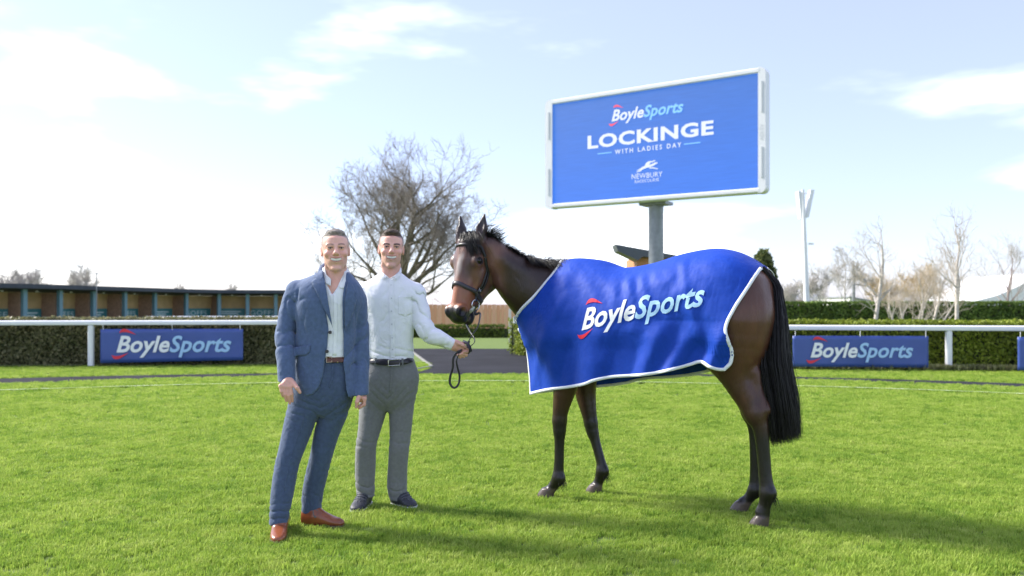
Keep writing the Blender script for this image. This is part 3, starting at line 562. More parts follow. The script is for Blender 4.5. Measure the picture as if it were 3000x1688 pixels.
# ---------------------------------------------------------------- bare trees
def bare_tree(name, base, hgt, spread, seed, label, bark, twigc, r0=0.3, levels=6, trunk_frac=0.22, up=0.5, nmain=7, group=None, lean=0.0, density=1.0, rmin=0.006, elev=(.25, 1.2), blen=.27):
    rng = np.random.default_rng(seed); root = empty(name, base, label=label, cat='tree', group=group); T = MB(); TV = []; TF = []
    base = np.asarray(base, float)
    def prism(lst, _f, p, q, ra, rb, n): lst.append((*p, *q, ra, rb, n))
    def tubes(segs):
        A = np.array(segs); Vs, Fs_, n0 = [], [], 0
        for n in np.unique(A[:, 8]).astype(int):
            B = A[A[:, 8] == n]; p, q = B[:, :3], B[:, 3:6]; t = q - p; t /= np.linalg.norm(t, axis=1)[:, None] + 1e-9; a = np.cross(t, [0.3, 0.9, 0.2]); a /= np.linalg.norm(a, axis=1)[:, None] + 1e-9; b = np.cross(t, a); th = 2 * math.pi * np.arange(n) / n
            ring = np.cos(th)[None, :, None] * a[:, None] + np.sin(th)[None, :, None] * b[:, None]; V = np.concatenate([p[:, None] + ring * B[:, 6][:, None, None], q[:, None] + ring * B[:, 7][:, None, None]], 1).reshape(-1, 3)
            i = (np.arange(len(B)) * 2 * n)[:, None]; j = np.arange(n)[None]; F_ = np.stack([i + j, i + (j + 1) % n, i + n + (j + 1) % n, i + n + j], -1).reshape(-1, 4); Vs.append(V); Fs_.append(F_ + n0); n0 += len(V)
        return np.vstack(Vs), np.vstack(Fs_)
    BV, BF = [], []
    def grow(p, d, L_, r, lv):
        segs = 4 if lv < 3 else 3
        big = lv < 2
        for s in range(segs):
            d2 = d + rng.normal(0, 0.13 + .03 * lv, 3) + np.array([0, 0, 0.10 * up]); d2 /= np.linalg.norm(d2)
            q = p + d2 * L_ / segs; r2 = max(r * (0.86 if s < segs - 1 else .8), rmin * .6)
            prism(BV if big else TV, BF if big else TF, p, q, r, r2, 7 if lv < 1 else 5 if lv < 3 else 3)
            p, d, r = q, d2, r2
            if lv < levels and (s > 0 or lv > 1):
                for c in range(1 if rng.uniform() < .75 * density else (2 if rng.uniform() < .5 * density else 0)):
                    side = np.cross(d, rng.normal(size=3)); side /= np.linalg.norm(side) + 1e-9; nd = d * rng.uniform(.5, .95) + side * rng.uniform(.5, .95) + np.array([0, 0, .15 * up]); nd /= np.linalg.norm(nd)
                    grow(p, nd, L_ * rng.uniform(.5, .78), max(r * rng.uniform(.5, .72), rmin), lv + 1)
        if lv < levels: grow(p, d, L_ * .62, max(r * .8, rmin), lv + 1)
    th = hgt * trunk_frac; top = base + (lean * th, 0, th)
    pts = [base + (0, 0, -.05), base + (0, 0, th * .1), base + (lean * th * .5, 0, th * .55), top]; rs = [r0 * 1.35, r0 * 1.08, r0 * .95, r0 * .8]
    MB().tube(pts, rs, 12, cap=False).build('trunk', bark, root, smooth=True)
    for k in range(nmain):
        az = 2.4 * k + rng.normal(0, .25); f = 1 - (k / nmain) * .62 if k else 1; el = (1.40 if k == 0 else elev[0] + (elev[1] - elev[0]) * (1 - k / nmain) + rng.normal(0, .08))
        dd = np.array([math.cos(az) * math.cos(el) * spread, math.sin(az) * math.cos(el) * spread, math.sin(el)]); dd /= np.linalg.norm(dd); q0 = base + (lean * th * f, 0, th * f)
        grow(q0, dd, hgt * (blen if k else blen * 1.1), r0 * rng.uniform(.38, .55) if k else r0 * .75, 0)
    for nm, V, Fs in (('limbs', BV, BF), ('twigs', TV, TF)):
        if V: 
            V, Fs = tubes(V); obj(nm, npmesh(nm, V, Fs, bark if nm == 'limbs' else twigc, smooth=True), root)
    kids_local(root); return root
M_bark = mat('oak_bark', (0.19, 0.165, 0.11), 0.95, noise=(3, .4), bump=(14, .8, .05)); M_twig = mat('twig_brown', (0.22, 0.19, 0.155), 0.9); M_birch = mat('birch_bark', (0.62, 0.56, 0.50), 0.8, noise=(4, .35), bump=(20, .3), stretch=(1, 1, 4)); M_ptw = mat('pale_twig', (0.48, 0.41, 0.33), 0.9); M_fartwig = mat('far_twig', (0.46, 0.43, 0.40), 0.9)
bare_tree('bare_tree', P(1178, 900, 46) * (1, 1, 0), 8.9, .98, 25, 'large bare spreading tree behind the two men', M_bark, M_twig, .34, 5, .34, .75, 14, density=.72, elev=(.22, 1.25), blen=.33, rmin=.009)
def young(x, d0, ytop, label, seed, bark, twig, lean=0.0, r0=.045, nm=6, lv=3, frac=.5, grp=None, elev=(.5, 1.2), blen=.22, dens=.75, name='bare_tree', rmin=.004):
    b = P(x, 900, d0) * (1, 1, 0); h = EYE + (HZ - ytop) * d0 / F; bare_tree(name, b, h, .8, seed, label, bark, twig, r0, lv, frac, .8, nm, group=grp, lean=lean, density=dens, rmin=rmin, elev=elev, blen=blen)
young(2556, 25.5, 690, 'leaning white stemmed birch left of the multi stemmed shrubs', 51, M_birch, M_ptw, .13, .058, 8, 3, .66, name='birch_tree')
young(2803, 26, 655, 'tall straight white stemmed birch by the right rail post', 52, M_birch, M_ptw, .0, .055, 9, 3, .66, name='birch_tree')
for i, (x, l_, yt, lab) in enumerate(((2640, -.32, 800, 'pale stem leaning left, leftmost of the shrub clump'), (2662, -.22, 790, 'pale thin stem leaning left, second in the shrub clump'), (2676, .22, 760, 'pale thin stem leaning right, third in the shrub clump'), (2694, .10, 740, 'pale upright stem in the middle of the shrub clump'), (2722, .22, 750, 'thick pale stem leaning right in the shrub clump'), (2730, .55, 770, 'pale stem leaning far right, rightmost of the shrub clump'))):
    young(x, 27 + .4 * i, yt, lab, 60 + i, M_birch, M_ptw, l_, .032 if i != 4 else .05, 6, 3, .5, 'pale stemmed shrubs beyond the right rail', name='shrub_tree')
young(2950, 44, 700, 'bare brown tree near the right edge of the picture', 71, mat('plum_bark', (.34, .27, .25), .9), M_fartwig, .03, .065, 9, 4, .45, elev=(.3, 1.2), blen=.28)
young(2590, 60, 765, 'tan bushy tree behind the leaning birch', 72, M_ptw, mat('tan_twig', (.52, .41, .26), .9), 0, .12, 14, 4, .3, elev=(.8, 1.35), blen=.22, rmin=.012)
young(2698, 58, 745, 'reddish tan bare tree behind the shrub clump', 73, M_ptw, MATS['tan_twig'], 0, .12, 14, 4, .3, elev=(.8, 1.35), blen=.24, rmin=.012)
young(2475, 55, 725, 'thin bare tree left of the steel gantry', 74, M_fartwig, M_fartwig, 0, .06, 8, 4, .5, elev=(.5, 1.2), rmin=.010)
young(2400, 70, 760, 'faint bare tree right of the tall white mast', 75, M_fartwig, M_fartwig, 0, .08, 9, 4, .4, elev=(.4, 1.2), rmin=.013)
young(2320, 80, 790, 'low bare tree between the horse tail and the white mast', 76, M_fartwig, M_fartwig, 0, .10, 10, 4, .3, elev=(.3, 1.2), rmin=.015)
for i, (x, yt, dd_, lab) in enumerate(((30, 790, 105, 'broad bare tree above the stall roof at the left edge'), (92, 786, 108, 'broad bare tree above the stall roof, second from the left edge'), (243, 780, 92, 'narrow bare tree above the stall roof left of the thin pole'), (520, 838, 130, 'low bare tree just showing above the middle of the stall roof'), (682, 834, 130, 'low bare tree just showing above the right end of the stall roof'))):
    young(x, dd_, yt, lab, 80 + i, M_fartwig, M_fartwig, 0, .22 if i < 3 else .2, 12 if i < 2 else 8, 4, .40, 'far bare trees on the left', elev=(.3, 1.2), blen=.26, rmin=.022)
def evergreen(x, d0, ytop, wpx, label, seed):
    rng = np.random.default_rng(seed); b = P(x, 900, d0) * (1, 1, 0); h = EYE + (HZ - ytop) * d0 / F; w_ = wpx * d0 / F / 2; root = empty('evergreen_tree', b, label=label, cat='tree')
    MB().tube([b, b + (0, 0, h * .9)], [.12, .03], 8).build('trunk', M_bark, root); n = 5200; z = rng.uniform(.12, 1, n) ** .8; a = rng.uniform(0, 6.283, n); lob = 1 + .28 * np.sin(3 * a + 7 * z) * np.sin(9 * z + 2 * a); r = w_ * np.sqrt(np.clip(1 - (z - .35) ** 2 / .45, .02, 1)) * lob * rng.uniform(.55, 1.05, n); C = np.c_[b[0] + r * np.cos(a), b[1] + r * np.sin(a), z * h + rng.normal(0, .1, n)]; N = np.c_[np.cos(a), np.sin(a), np.full(n, .4)]
    V, Fs, c = leaves(C, N, .16, (.10, .15, .05), (.26, .28, .10), rng, 2.2); obj('crown', npmesh('crown', V, Fs, leaf_mat('evergreen_leaf', (.1, .1, .05), None), cols=c), root); kids_local(root)
evergreen(2238, 52, 738, 74, 'small green tree showing just behind the horse tail', 91)
# ---------------------------------------------------------------- organic surfaces: smooth-blended distance fields, meshed with surface nets
class Pr:
    __slots__ = ('f', 'lo', 'hi', 'k', 'op')
    def __init__(s, f, lo, hi, k=0.02, op='+'): s.f, s.lo, s.hi, s.k, s.op = f, np.asarray(lo, float), np.asarray(hi, float), k, op
def rc(a, b, ra, rb, k=0.02, op='+', sx=None):
    "tapered capsule; sx = (axis vector, factor) thins it across that axis"
    a, b = np.asarray(a, float), np.asarray(b, float); ba = b - a; l2 = float(ba @ ba) + 1e-12; rr = ra - rb; a2 = max(l2 - rr * rr, 1e-9); il2 = 1 / l2
    if sx is not None: ax = np.asarray(sx[0], float); ax = ax / np.linalg.norm(ax); fac = 1 / sx[1] - 1; mc = (a + b) / 2
    def f(p):
        if sx is not None:
            h = np.clip(((p - a) @ ba) * il2, 0, 1)[:, None]; c = a + h * ba
            e = (p - c) @ ax; p = p + np.outer(e * fac, ax)
        pa = p - a; y = pa @ ba; z = y - l2; x2 = np.einsum('ij,ij->i', pa * l2 - np.outer(y, ba), pa * l2 - np.outer(y, ba)); y2 = y * y * l2; z2 = z * z * l2
        kk = np.sign(rr) * rr * rr * x2
        d = (np.sqrt(x2 * a2 * il2) + y * rr) * il2 - ra
        c1 = np.sign(z) * a2 * z2 > kk; c2 = np.sign(y) * a2 * y2 < kk
        d = np.where(c2, np.sqrt(x2 + y2) * il2 - ra, d); d = np.where(c1, np.sqrt(x2 + z2) * il2 - rb, d)
        return d
    m = max(ra, rb); return Pr(f, np.minimum(a, b) - m, np.maximum(a, b) + m, k, op)
def ell(c, r, ax=None, k=0.02, op='+'):
    c, r = np.asarray(c, float), np.asarray(r, float); A = None if ax is None else np.asarray(ax, float)
    def f(p):
        q = p - c
        if A is not None: q = q @ A.T
        k0 = np.sqrt(((q / r) ** 2).sum(1)); k1 = np.sqrt(((q / (r * r)) ** 2).sum(1)) + 1e-9
        return k0 * (k0 - 1) / k1
    m = r.max() if A is not None else r; return Pr(f, c - m, c + m, k, op)
def loft(keys, org=(0, 0, 0), ax=None, k=0.02, op='+', n=64, rnd=0.0, disp=None):
    "keys along the local third axis: (t, cx, cy, rx, ry, [power], [ry_back]); local axes are the rows of ax"
    K = np.array([list(q) + [2.0, q[4]][len(q) - 5:] if len(q) < 7 else list(q) for q in keys], float)
    K = catmull(K, n); K = K[np.argsort(K[:, 0])]; org = np.asarray(org, float); A = np.eye(3) if ax is None else np.asarray(ax, float)
    t0, t1 = K[0, 0], K[-1, 0]
    def f(p):
        q = (p - org) @ A.T; t = q[:, 2]; I = lambda j: np.interp(t, K[:, 0], K[:, j])
        x = q[:, 0] - I(1); y = q[:, 1] - I(2); rx, ry, pw, rb = I(3), I(4), I(5), I(6); ry = np.where(y < 0, rb, ry)
        g = (np.abs(x / rx) ** pw + np.abs(y / ry) ** pw) ** (1 / pw) + 1e-9
        L_ = np.sqrt(x * x + y * y) + 1e-6; d = np.where(g > 0.3, L_ * (1 - 1 / g), -np.minimum(rx, ry) * .7)
        if disp is not None: d = d + disp(p)
        e = np.maximum(t0 - t, t - t1)
        if rnd > 0: e2 = e + rnd; dd = d + rnd; return np.minimum(np.maximum(dd, e2), 0) + np.sqrt(np.maximum(dd, 0) ** 2 + np.maximum(e2, 0) ** 2) - rnd
        return np.maximum(d, e)
    m = max(K[:, 3].max(), K[:, 4].max(), K[:, 6].max()); C = [org + np.array([q[1], q[2], q[0]]) @ A for q in K]
    return Pr(f, np.min(C, 0) - m, np.max(C, 0) + m, k, op)
def half(nrm, pt, lo, hi, k=0.005, op='-'):
    "removes what lies on the normal's side of a plane, inside the box lo..hi"
    nrm = np.asarray(nrm, float); nrm = nrm / np.linalg.norm(nrm); pt = np.asarray(pt, float); lo, hi = np.minimum(lo, hi), np.maximum(lo, hi); c, h = (lo + hi) / 2, (hi - lo) / 2
    return Pr(lambda p: np.maximum(-((p - pt) @ nrm), (np.abs(p - c) - h).max(1)), lo, hi, k, op)
def chain(pts, k=0.02, sx=None, sub=3):
    "one limb: a smooth tapering tube through (x, y, z, radius) points"
    pts = np.array([list(map(float, q)) for q in pts]); q = catmull(pts, (len(pts) - 1) * sub + 1) if len(pts) > 2 else pts; q[:, 3] = np.maximum(q[:, 3], .002)
    A, B = q[:-1, :3], q[1:, :3]; RA, RB = q[:-1, 3], q[1:, 3]; ax = None
    if sx is not None: ax = np.asarray(sx[0], float); ax = ax / np.linalg.norm(ax); fac = 1 / sx[1] - 1
    def f(p):
        d = np.full(len(p), 9.0); lo_, hi_ = p.min(0) - .07, p.max(0) + .07
        for a, b, ra, rb in zip(A, B, RA, RB):
            r_ = max(ra, rb)
            if np.any(np.maximum(a, b) + r_ < lo_) or np.any(np.minimum(a, b) - r_ > hi_): continue
            ba = b - a; pa = p - a; t = np.clip((pa @ ba) / (ba @ ba + 1e-12), 0, 1); v = pa - t[:, None] * ba
            n2 = (v * v).sum(1)
            if ax is not None: e = v @ ax; n2 = n2 + e * e * (2 * fac + fac * fac)
            np.minimum(d, np.sqrt(n2) - (ra + (rb - ra) * t), out=d)
        return d
    m = q[:, 3].max(); return [Pr(f, q[:, :3].min(0) - m, q[:, :3].max(0) + m, k)]
def sdf(prims, p):
    d = np.full(len(p), 9.0)
    for q in prims:
        e = q.f(p)
        if q.op == '+':
            h = np.maximum(q.k - np.abs(d - e), 0) / q.k; d = np.minimum(d, e) - h * h * q.k * .25
        elif q.op == '-':
            h = np.maximum(q.k - np.abs(d + e), 0) / q.k; d = np.maximum(d, -e) + h * h * q.k * .25
        elif q.op == '&':
            d = np.maximum(d, e)
        else: d = d + e                           # displacement
    return d
def mesh_sdf(prims, h, lo=None, hi=None, B=16, relax=1):
    "surface nets over the sparse set of blocks near the surface -> vertices, quads"
    add = [q for q in prims if q.op == '+']
    L0 = np.min([q.lo for q in add], 0) - 3 * h if lo is None else np.asarray(lo, float); H0 = np.max([q.hi for q in add], 0) + 3 * h if hi is None else np.asarray(hi, float)
    nb = np.ceil((H0 - L0) / (h * B)).astype(int); N = nb * B + 1
    D = np.full(N, 1.0, np.float32)
    bi = np.stack(np.meshgrid(*[np.arange(n) for n in nb], indexing='ij'), -1).reshape(-1, 3); ctr = L0 + (bi + .5) * B * h; rad = B * h * 0.87
    dc = np.full(len(ctr), 9.0); reach = rad * 1.0
    act = []
    for i, c in enumerate(ctr):
        act.append([q for q in prims if q.op in '*&' or np.all(c + B * h / 2 + q.k + h > q.lo) and np.all(c - B * h / 2 - q.k - h < q.hi)])
    g = np.arange(B + 1) * h; loc = np.stack(np.meshgrid(g, g, g, indexing='ij'), -1).reshape(-1, 3)
    for i in range(len(ctr)):
        a = act[i]
        if not any(q.op == '+' for q in a): continue
        o = bi[i] * B; d = sdf(a, L0 + o * h + loc).reshape(B + 1, B + 1, B + 1)
        D[o[0]:o[0] + B + 1, o[1]:o[1] + B + 1, o[2]:o[2] + B + 1] = d
    D[0], D[-1] = 1, 1; D[:, 0], D[:, -1] = 1, 1; D[:, :, 0], D[:, :, -1] = 1, 1
    S = D < 0
    cnt = np.zeros(tuple(N - 1), np.int8)
    for dx in (0, 1):
        for dy in (0, 1):
            for dz in (0, 1): cnt += S[dx:N[0] - 1 + dx, dy:N[1] - 1 + dy, dz:N[2] - 1 + dz]
    cell = np.argwhere((cnt > 0) & (cnt < 8)); idx = np.full(tuple(N - 1), -1, np.int32); idx[tuple(cell.T)] = np.arange(len(cell))
    acc = np.zeros((len(cell), 3)); num = np.zeros(len(cell)); cs = [np.array(c) for c in np.ndindex(2, 2, 2)]
    for a in cs:
        for ax in range(3):
            if a[ax]: continue
            b = a.copy(); b[ax] = 1; da = D[tuple((cell + a).T)].astype(float); db = D[tuple((cell + b).T)].astype(float); m = (da < 0) != (db < 0)
            t = np.where(m, da / np.where(m, da - db, 1), 0); p = cell + a + 0.0; p[:, ax] += t; acc[m] += p[m]; num[m] += 1
    V = L0 + acc / num[:, None] * h
    Q = []
    for ax in range(3):
        sl0 = [slice(None)] * 3; sl1 = [slice(None)] * 3; sl0[ax] = slice(0, -1); sl1[ax] = slice(1, None); e = np.argwhere(S[tuple(sl0)] != S[tuple(sl1)]); u, v = (ax + 1) % 3, (ax + 2) % 3
        ok = (e[:, u] > 0) & (e[:, v] > 0) & (e[:, u] < N[u] - 1) & (e[:, v] < N[v] - 1); e = e[ok]; du = np.zeros(3, int); dv = np.zeros(3, int); du[u] = 1; dv[v] = 1
        q = np.stack([idx[tuple((e - du - dv).T)], idx[tuple((e - dv).T)], idx[tuple(e.T)], idx[tuple((e - du).T)]], 1)
        fl = ~S[tuple(e.T)]; q[fl] = q[fl][:, ::-1]; Q.append(q)
    Q = np.vstack(Q); Q = Q[(Q >= 0).all(1)]
    for _ in range(relax):
        s = np.zeros_like(V); n = np.zeros(len(V))
        for j in range(4):
            np.add.at(s, Q[:, j], V[Q[:, (j + 1) % 4]] + V[Q[:, (j + 3) % 4]]); np.add.at(n, Q[:, j], 2)
        V = V * .5 + .5 * s / np.maximum(n, 1)[:, None]
    return V, Q
def project(prims, p, off=0.0, it=6):
    "move points on to the surface (plus an offset); returns points and normals"
    p = np.array(p, float)
    for _ in range(it):
        d = sdf(prims, p) - off; g = grad(prims, p); p = p - g * d[:, None] * 0.9
    return p, grad(prims, p)
def grad(prims, p, e=0.003):
    g = np.stack([sdf(prims, p + e * np.eye(3)[i]) - sdf(prims, p - e * np.eye(3)[i]) for i in range(3)], 1); return g / (np.linalg.norm(g, axis=1)[:, None] + 1e-9)
def wnoise(p, sc, seed=0, oct=3):
    "cheap smooth noise from warped sines, about -1..1"
    r = np.random.default_rng(seed); o = np.zeros(len(p)); a = 1.0; tot = 0
    for _ in range(oct):
        w1 = r.normal(size=(3, 3)); w2 = r.normal(size=(3, 3)); ph = r.uniform(0, 6.28, 6); q = p * sc
        x = q @ w1.T + ph[:3]; y = q @ w2.T + ph[3:] + 1.3 * np.sin(x); o += a * np.sin(y).mean(1) * 1.6; tot += a; a *= .5; sc *= 2.1
    return o / tot
def ribbon(pts, nrm, width, thick=0.003):
    "flat strap through pts, lying on nrm"
    pts, nrm = np.asarray(pts), np.asarray(nrm); t = np.gradient(pts, axis=0); t /= np.linalg.norm(t, axis=1)[:, None] + 1e-9; s = np.cross(t, nrm); s /= np.linalg.norm(s, axis=1)[:, None] + 1e-9; w_ = np.broadcast_to(np.asarray(width, float), (len(pts),))[:, None] / 2
    n = len(pts); V = np.vstack([pts - s * w_, pts + s * w_, pts + s * w_ * .96 + nrm * thick, pts - s * w_ * .96 + nrm * thick]); Fs = []
    for i in range(n - 1):
        for j in range(4): a, b = j * n, ((j + 1) % 4) * n; Fs.append((a + i, b + i, b + i + 1, a + i + 1))
    Fs += [(0, n, 2 * n, 3 * n), (n - 1, 4 * n - 1, 3 * n - 1, 2 * n - 1)]
    return V, Fs
def strands(roots, ctrl, rad, rng, seg=7, sides=3):
    "hair: roots (n,3), ctrl(n,m,3) control offsets -> thin tapered tubes in one mesh"
    n, m = ctrl.shape[:2]; T = np.linspace(0, 1, seg); V = []; 
    pts = np.zeros((n, seg, 3)); x = T * (m - 1); i = np.minimum(x.astype(int), m - 2); f = (x - i)[None, :, None]; f = f * f * (3 - 2 * f) * .5 + f * .5
    pts = roots[:, None] + ctrl[:, i] * (1 - f) + ctrl[:, i + 1] * f
    t = np.gradient(pts, axis=1); t /= np.linalg.norm(t, axis=2)[..., None] + 1e-9; a = np.cross(t, rng.normal(size=(n, 1, 3))); a /= np.linalg.norm(a, axis=2)[..., None] + 1e-9; b = np.cross(t, a)
    r = (np.asarray(rad).reshape(-1, 1) * (1 - .85 * T ** 2)[None])[..., None]
    V = np.stack([pts + r * (math.cos(2 * math.pi * j / sides) * a + math.sin(2 * math.pi * j / sides) * b) for j in range(sides)], 2).reshape(-1, 3)
    k = (np.arange(n)[:, None] * seg + np.arange(seg - 1)[None]).ravel() * sides; Fs = np.vstack([np.c_[k + j, k + (j + 1) % sides, k + sides + (j + 1) % sides, k + sides + j] for j in range(sides)])
    return V, Fs
# ---------------------------------------------------------------- the horse
HO = np.array([0.9107, 5.4271, 0.0]); HD = np.array([-0.84553, 0.53394, 0]); HL = np.array([-0.53394, -0.84553, 0]); HROT = math.atan2(HD[1], HD[0])
def h2w(p): p = np.atleast_2d(p); return HO + np.outer(p[:, 0], HD) + np.outer(p[:, 1], HL) + np.outer(p[:, 2], [0, 0, 1])
def w2h(p): q = np.atleast_2d(p) - HO; return np.c_[q @ HD, q @ HL, q[:, 2]]
def hp(px, py, v):
    "horse coordinates (forward, left, up) of a photo pixel lying at lateral offset v"
    rx = (px - 1500) / F; A = HO + v * HL; u = (rx * A[1] - A[0]) / (HD[0] - rx * HD[1]); Y = A[1] + u * HD[1]; return np.array([u, v, EYE + (HZ - py) * Y / F])
def body_prims():
    R_ = []
    keys = [(-.75, 1.27, .15, .11), (-.68, 1.285, .215, .20), (-.55, 1.275, .305, .27), (-.4, 1.292, .318, .285), (-.2, 1.265, .320, .295), (0, 1.210, .322, .305), (.2, 1.185, .327, .30), (.4, 1.190, .365, .275), (.58, 1.19, .375, .25), (.74, 1.155, .29, .195), (.86, 1.125, .19, .125), (.935, 1.11, .09, .06)]
    R_.append(loft([(u, v0, 0, hz, w_) for u, v0, hz, w_ in keys], ax=[[0, 0, 1], [0, 1, 0], [1, 0, 0]], k=.05, rnd=.03))
    for s in (1, -1):
        R_.append(ell((.57, .15 * s, 1.12), (.17, .09, .29), k=.08)); R_.append(ell((-.50, .15 * s, 1.20), (.24, .135, .33), k=.1)); R_.append(ell((-.635, .10 * s, 1.17), (.110, .125, .28), k=.08)); R_.append(ell((.80, .06 * s, 1.09), (.09, .07, .12), k=.06))
    def px(lst, v, k, thin=.82):
        return chain([(*hp(a, b, v), r) for a, b, r in lst], k, sx=((0, 1, 0), thin))
    # fore legs
    R_ += px([(1668, 1060, .105), (1656, 1130, .082), (1643, 1195, .056), (1639, 1232, .047)], .15, .04); R_ += px([(1639, 1232, .047), (1639, 1262, .046), (1639, 1290, .036), (1638, 1350, .034), (1636, 1385, .038), (1637, 1402, .044)], .15, .02); R_ += px([(1637, 1400, .042), (1618, 1428, .034), (1606, 1442, .040)], .15, .02)
    R_ += px([(1712, 1060, .105), (1714, 1140, .080), (1724, 1200, .058), (1731, 1240, .046)], -.13, .04); R_ += px([(1731, 1240, .046), (1736, 1265, .045), (1744, 1292, .035), (1757, 1340, .033), (1763, 1365, .037), (1765, 1381, .043)], -.13, .02); R_ += px([(1765, 1380, .042), (1754, 1410, .034), (1748, 1425, .040)], -.13, .02)
    # hind legs
    R_ += px([(2150, 940, .185), (2146, 1045, .135), (2160, 1105, .098), (2186, 1160, .076), (2212, 1212, .064)], .16, .06); R_ += px([(2240, 1201, .034), (2224, 1150, .026), (2206, 1095, .045)], .16, .03); R_ += px([(2212, 1212, .062), (2227, 1250, .048), (2234, 1300, .040), (2241, 1380, .038), (2246, 1420, .041), (2250, 1445, .047)], .16, .025); R_ += px([(2250, 1445, .045), (2240, 1480, .036), (2234, 1502, .043)], .16, .02)
    R_ += px([(2170, 940, .17), (2150, 1050, .125), (2162, 1110, .09), (2185, 1165, .07), (2203, 1210, .06)], -.15, .05); R_ += px([(2222, 1198, .03), (2212, 1150, .026), (2200, 1100, .04)], -.15, .03); R_ += px([(2203, 1210, .058), (2212, 1250, .045), (2214, 1300, .038), (2214, 1380, .036), (2214, 1415, .039), (2213, 1436, .044)], -.15, .025); R_ += px([(2213, 1436, .042), (2192, 1462, .034), (2180, 1474, .041)], -.15, .02)
    # hooves
    for x, y, v in ((1602, 1458, .15), (1743, 1446, -.13), (2228, 1538, .16), (2170, 1497, -.15)):
        c = hp(x, y, v); R_.append(loft([(0, .014, 0, .062, .054), (.035, .005, 0, .053, .048), (.072, -.012, 0, .040, .040)], org=(c[0], c[1], 0.0), k=.008, rnd=.006))
    # neck: crest, middle, throat
    def nk(lst, k, th=1.0): return chain([(*hp(a, b, v), r) for a, b, v, r in lst], k, sx=((0, 1, 0), th))
    R_ += nk([(1690, 840, .0, .10), (1640, 803, .0, .085), (1580, 798, .06, .083), (1510, 778, .18, .076), (1436, 724, .31, .066)], .07)
    R_ += nk([(1640, 900, .0, .22), (1590, 862, .03, .175), (1540, 838, .11, .142), (1490, 806, .21, .105), (1455, 768, .29, .072)], .08, .8)
    R_ += nk([(1612, 960, .03, .155), (1566, 915, .07, .115), (1512, 864, .18, .088), (1478, 830, .24, .062)], .07, .85)
    R_.append(ell((.52, 0, 1.50), (.22, .06, .075), k=.06))
    return R_
# head frame (a = down the nose, s = its left, n = out of the forehead)
_ps, _th = R(40), R(14)
_fh = np.array([-math.sin(_ps), -math.cos(_ps), 0]); _up = np.array([0, 0, 1.0])
HA = math.cos(_th) * -_up + math.sin(_th) * _fh; HN = math.cos(_th) * _fh + math.sin(_th) * _up; HS = np.array([-_fh[1], _fh[0], 0])
HPOLL = P(1361, 686, 5.72)
HEADW = np.array([HA, HS, HN]); HEAD = np.array([w2h(HO + r)[0] for r in HEADW]); HORG = w2h(HPOLL)[0]; HW = np.array([0.91, 1.27, 1.18])      # rows in horse coordinates
def hh(a, s, n): return HORG + (np.array([a, s, n]) * HW) @ HEAD
def head_prims():
    q = []
    E_ = lambda c, r, k=.03, op='+': q.append(ell(hh(*c), np.array(r) * HW, HEAD, k, op))
    C_ = lambda a, b, ra, rb, k=.03, op='+': q.append(rc(hh(*a), hh(*b), ra * 1.17, rb * 1.17, k, op))
    E_((.075, 0, -.075), (.10, .074, .082), .04); E_((.18, 0, -.072), (.13, .092, .072), .04)
    C_((.20, 0, -.080), (.50, 0, -.068), .074, .050, .04); C_((.14, 0, -.040), (.55, 0, -.036), .044, .034, .03)
    for s in (1, -1):
        E_((.19, .080 * s, -.052), (.052, .026, .036), .022); E_((.255, .056 * s, -.165), (.130, .036, .108), .03); C_((.29, .034 * s, -.238), (.47, .020 * s, -.155), .034, .028, .03)
        C_((.25, .078 * s, -.105), (.40, .056 * s, -.098), .016, .010, .018)
    C_((.30, 0, -.175), (.53, 0, -.118), .062, .040, .03)
    C_((.10, 0, -.11), (.20, 0, -.20), .085, .085, .05)
    E_((.575, 0, -.064), (.068, .053, .055), .03); E_((.620, 0, -.072), (.036, .045, .043), .025)
    for s in (1, -1): E_((.570, .040 * s, -.034), (.050, .028, .036), .02)
    E_((.600, 0, -.142), (.048, .036, .026), .02); E_((.565, 0, -.150), (.04, .03, .03), .02)
    for s in (1, -1):
        E_((.582, .062 * s, -.026), (.034, .020, .021), .010, '-')
        E_((.19, .108 * s, -.050), (.024, .018, .017), .008, '-')
        # ears
        b = np.array((.03, .068 * s, -.055)); t = np.array((-.165, .088 * s, -.035)); C_(b, b * .55 + t * .45, .030, .032, .015); C_(b * .55 + t * .45, t, .031, .003, .008)
        m = b * .50 + t * .50; E_(m + (0.0, .012 * s, .030), (.070, .020, .022), .008, '-')
    E_((.618, 0, -.116), (.060, .07, .0045), .006, '-')
    return q
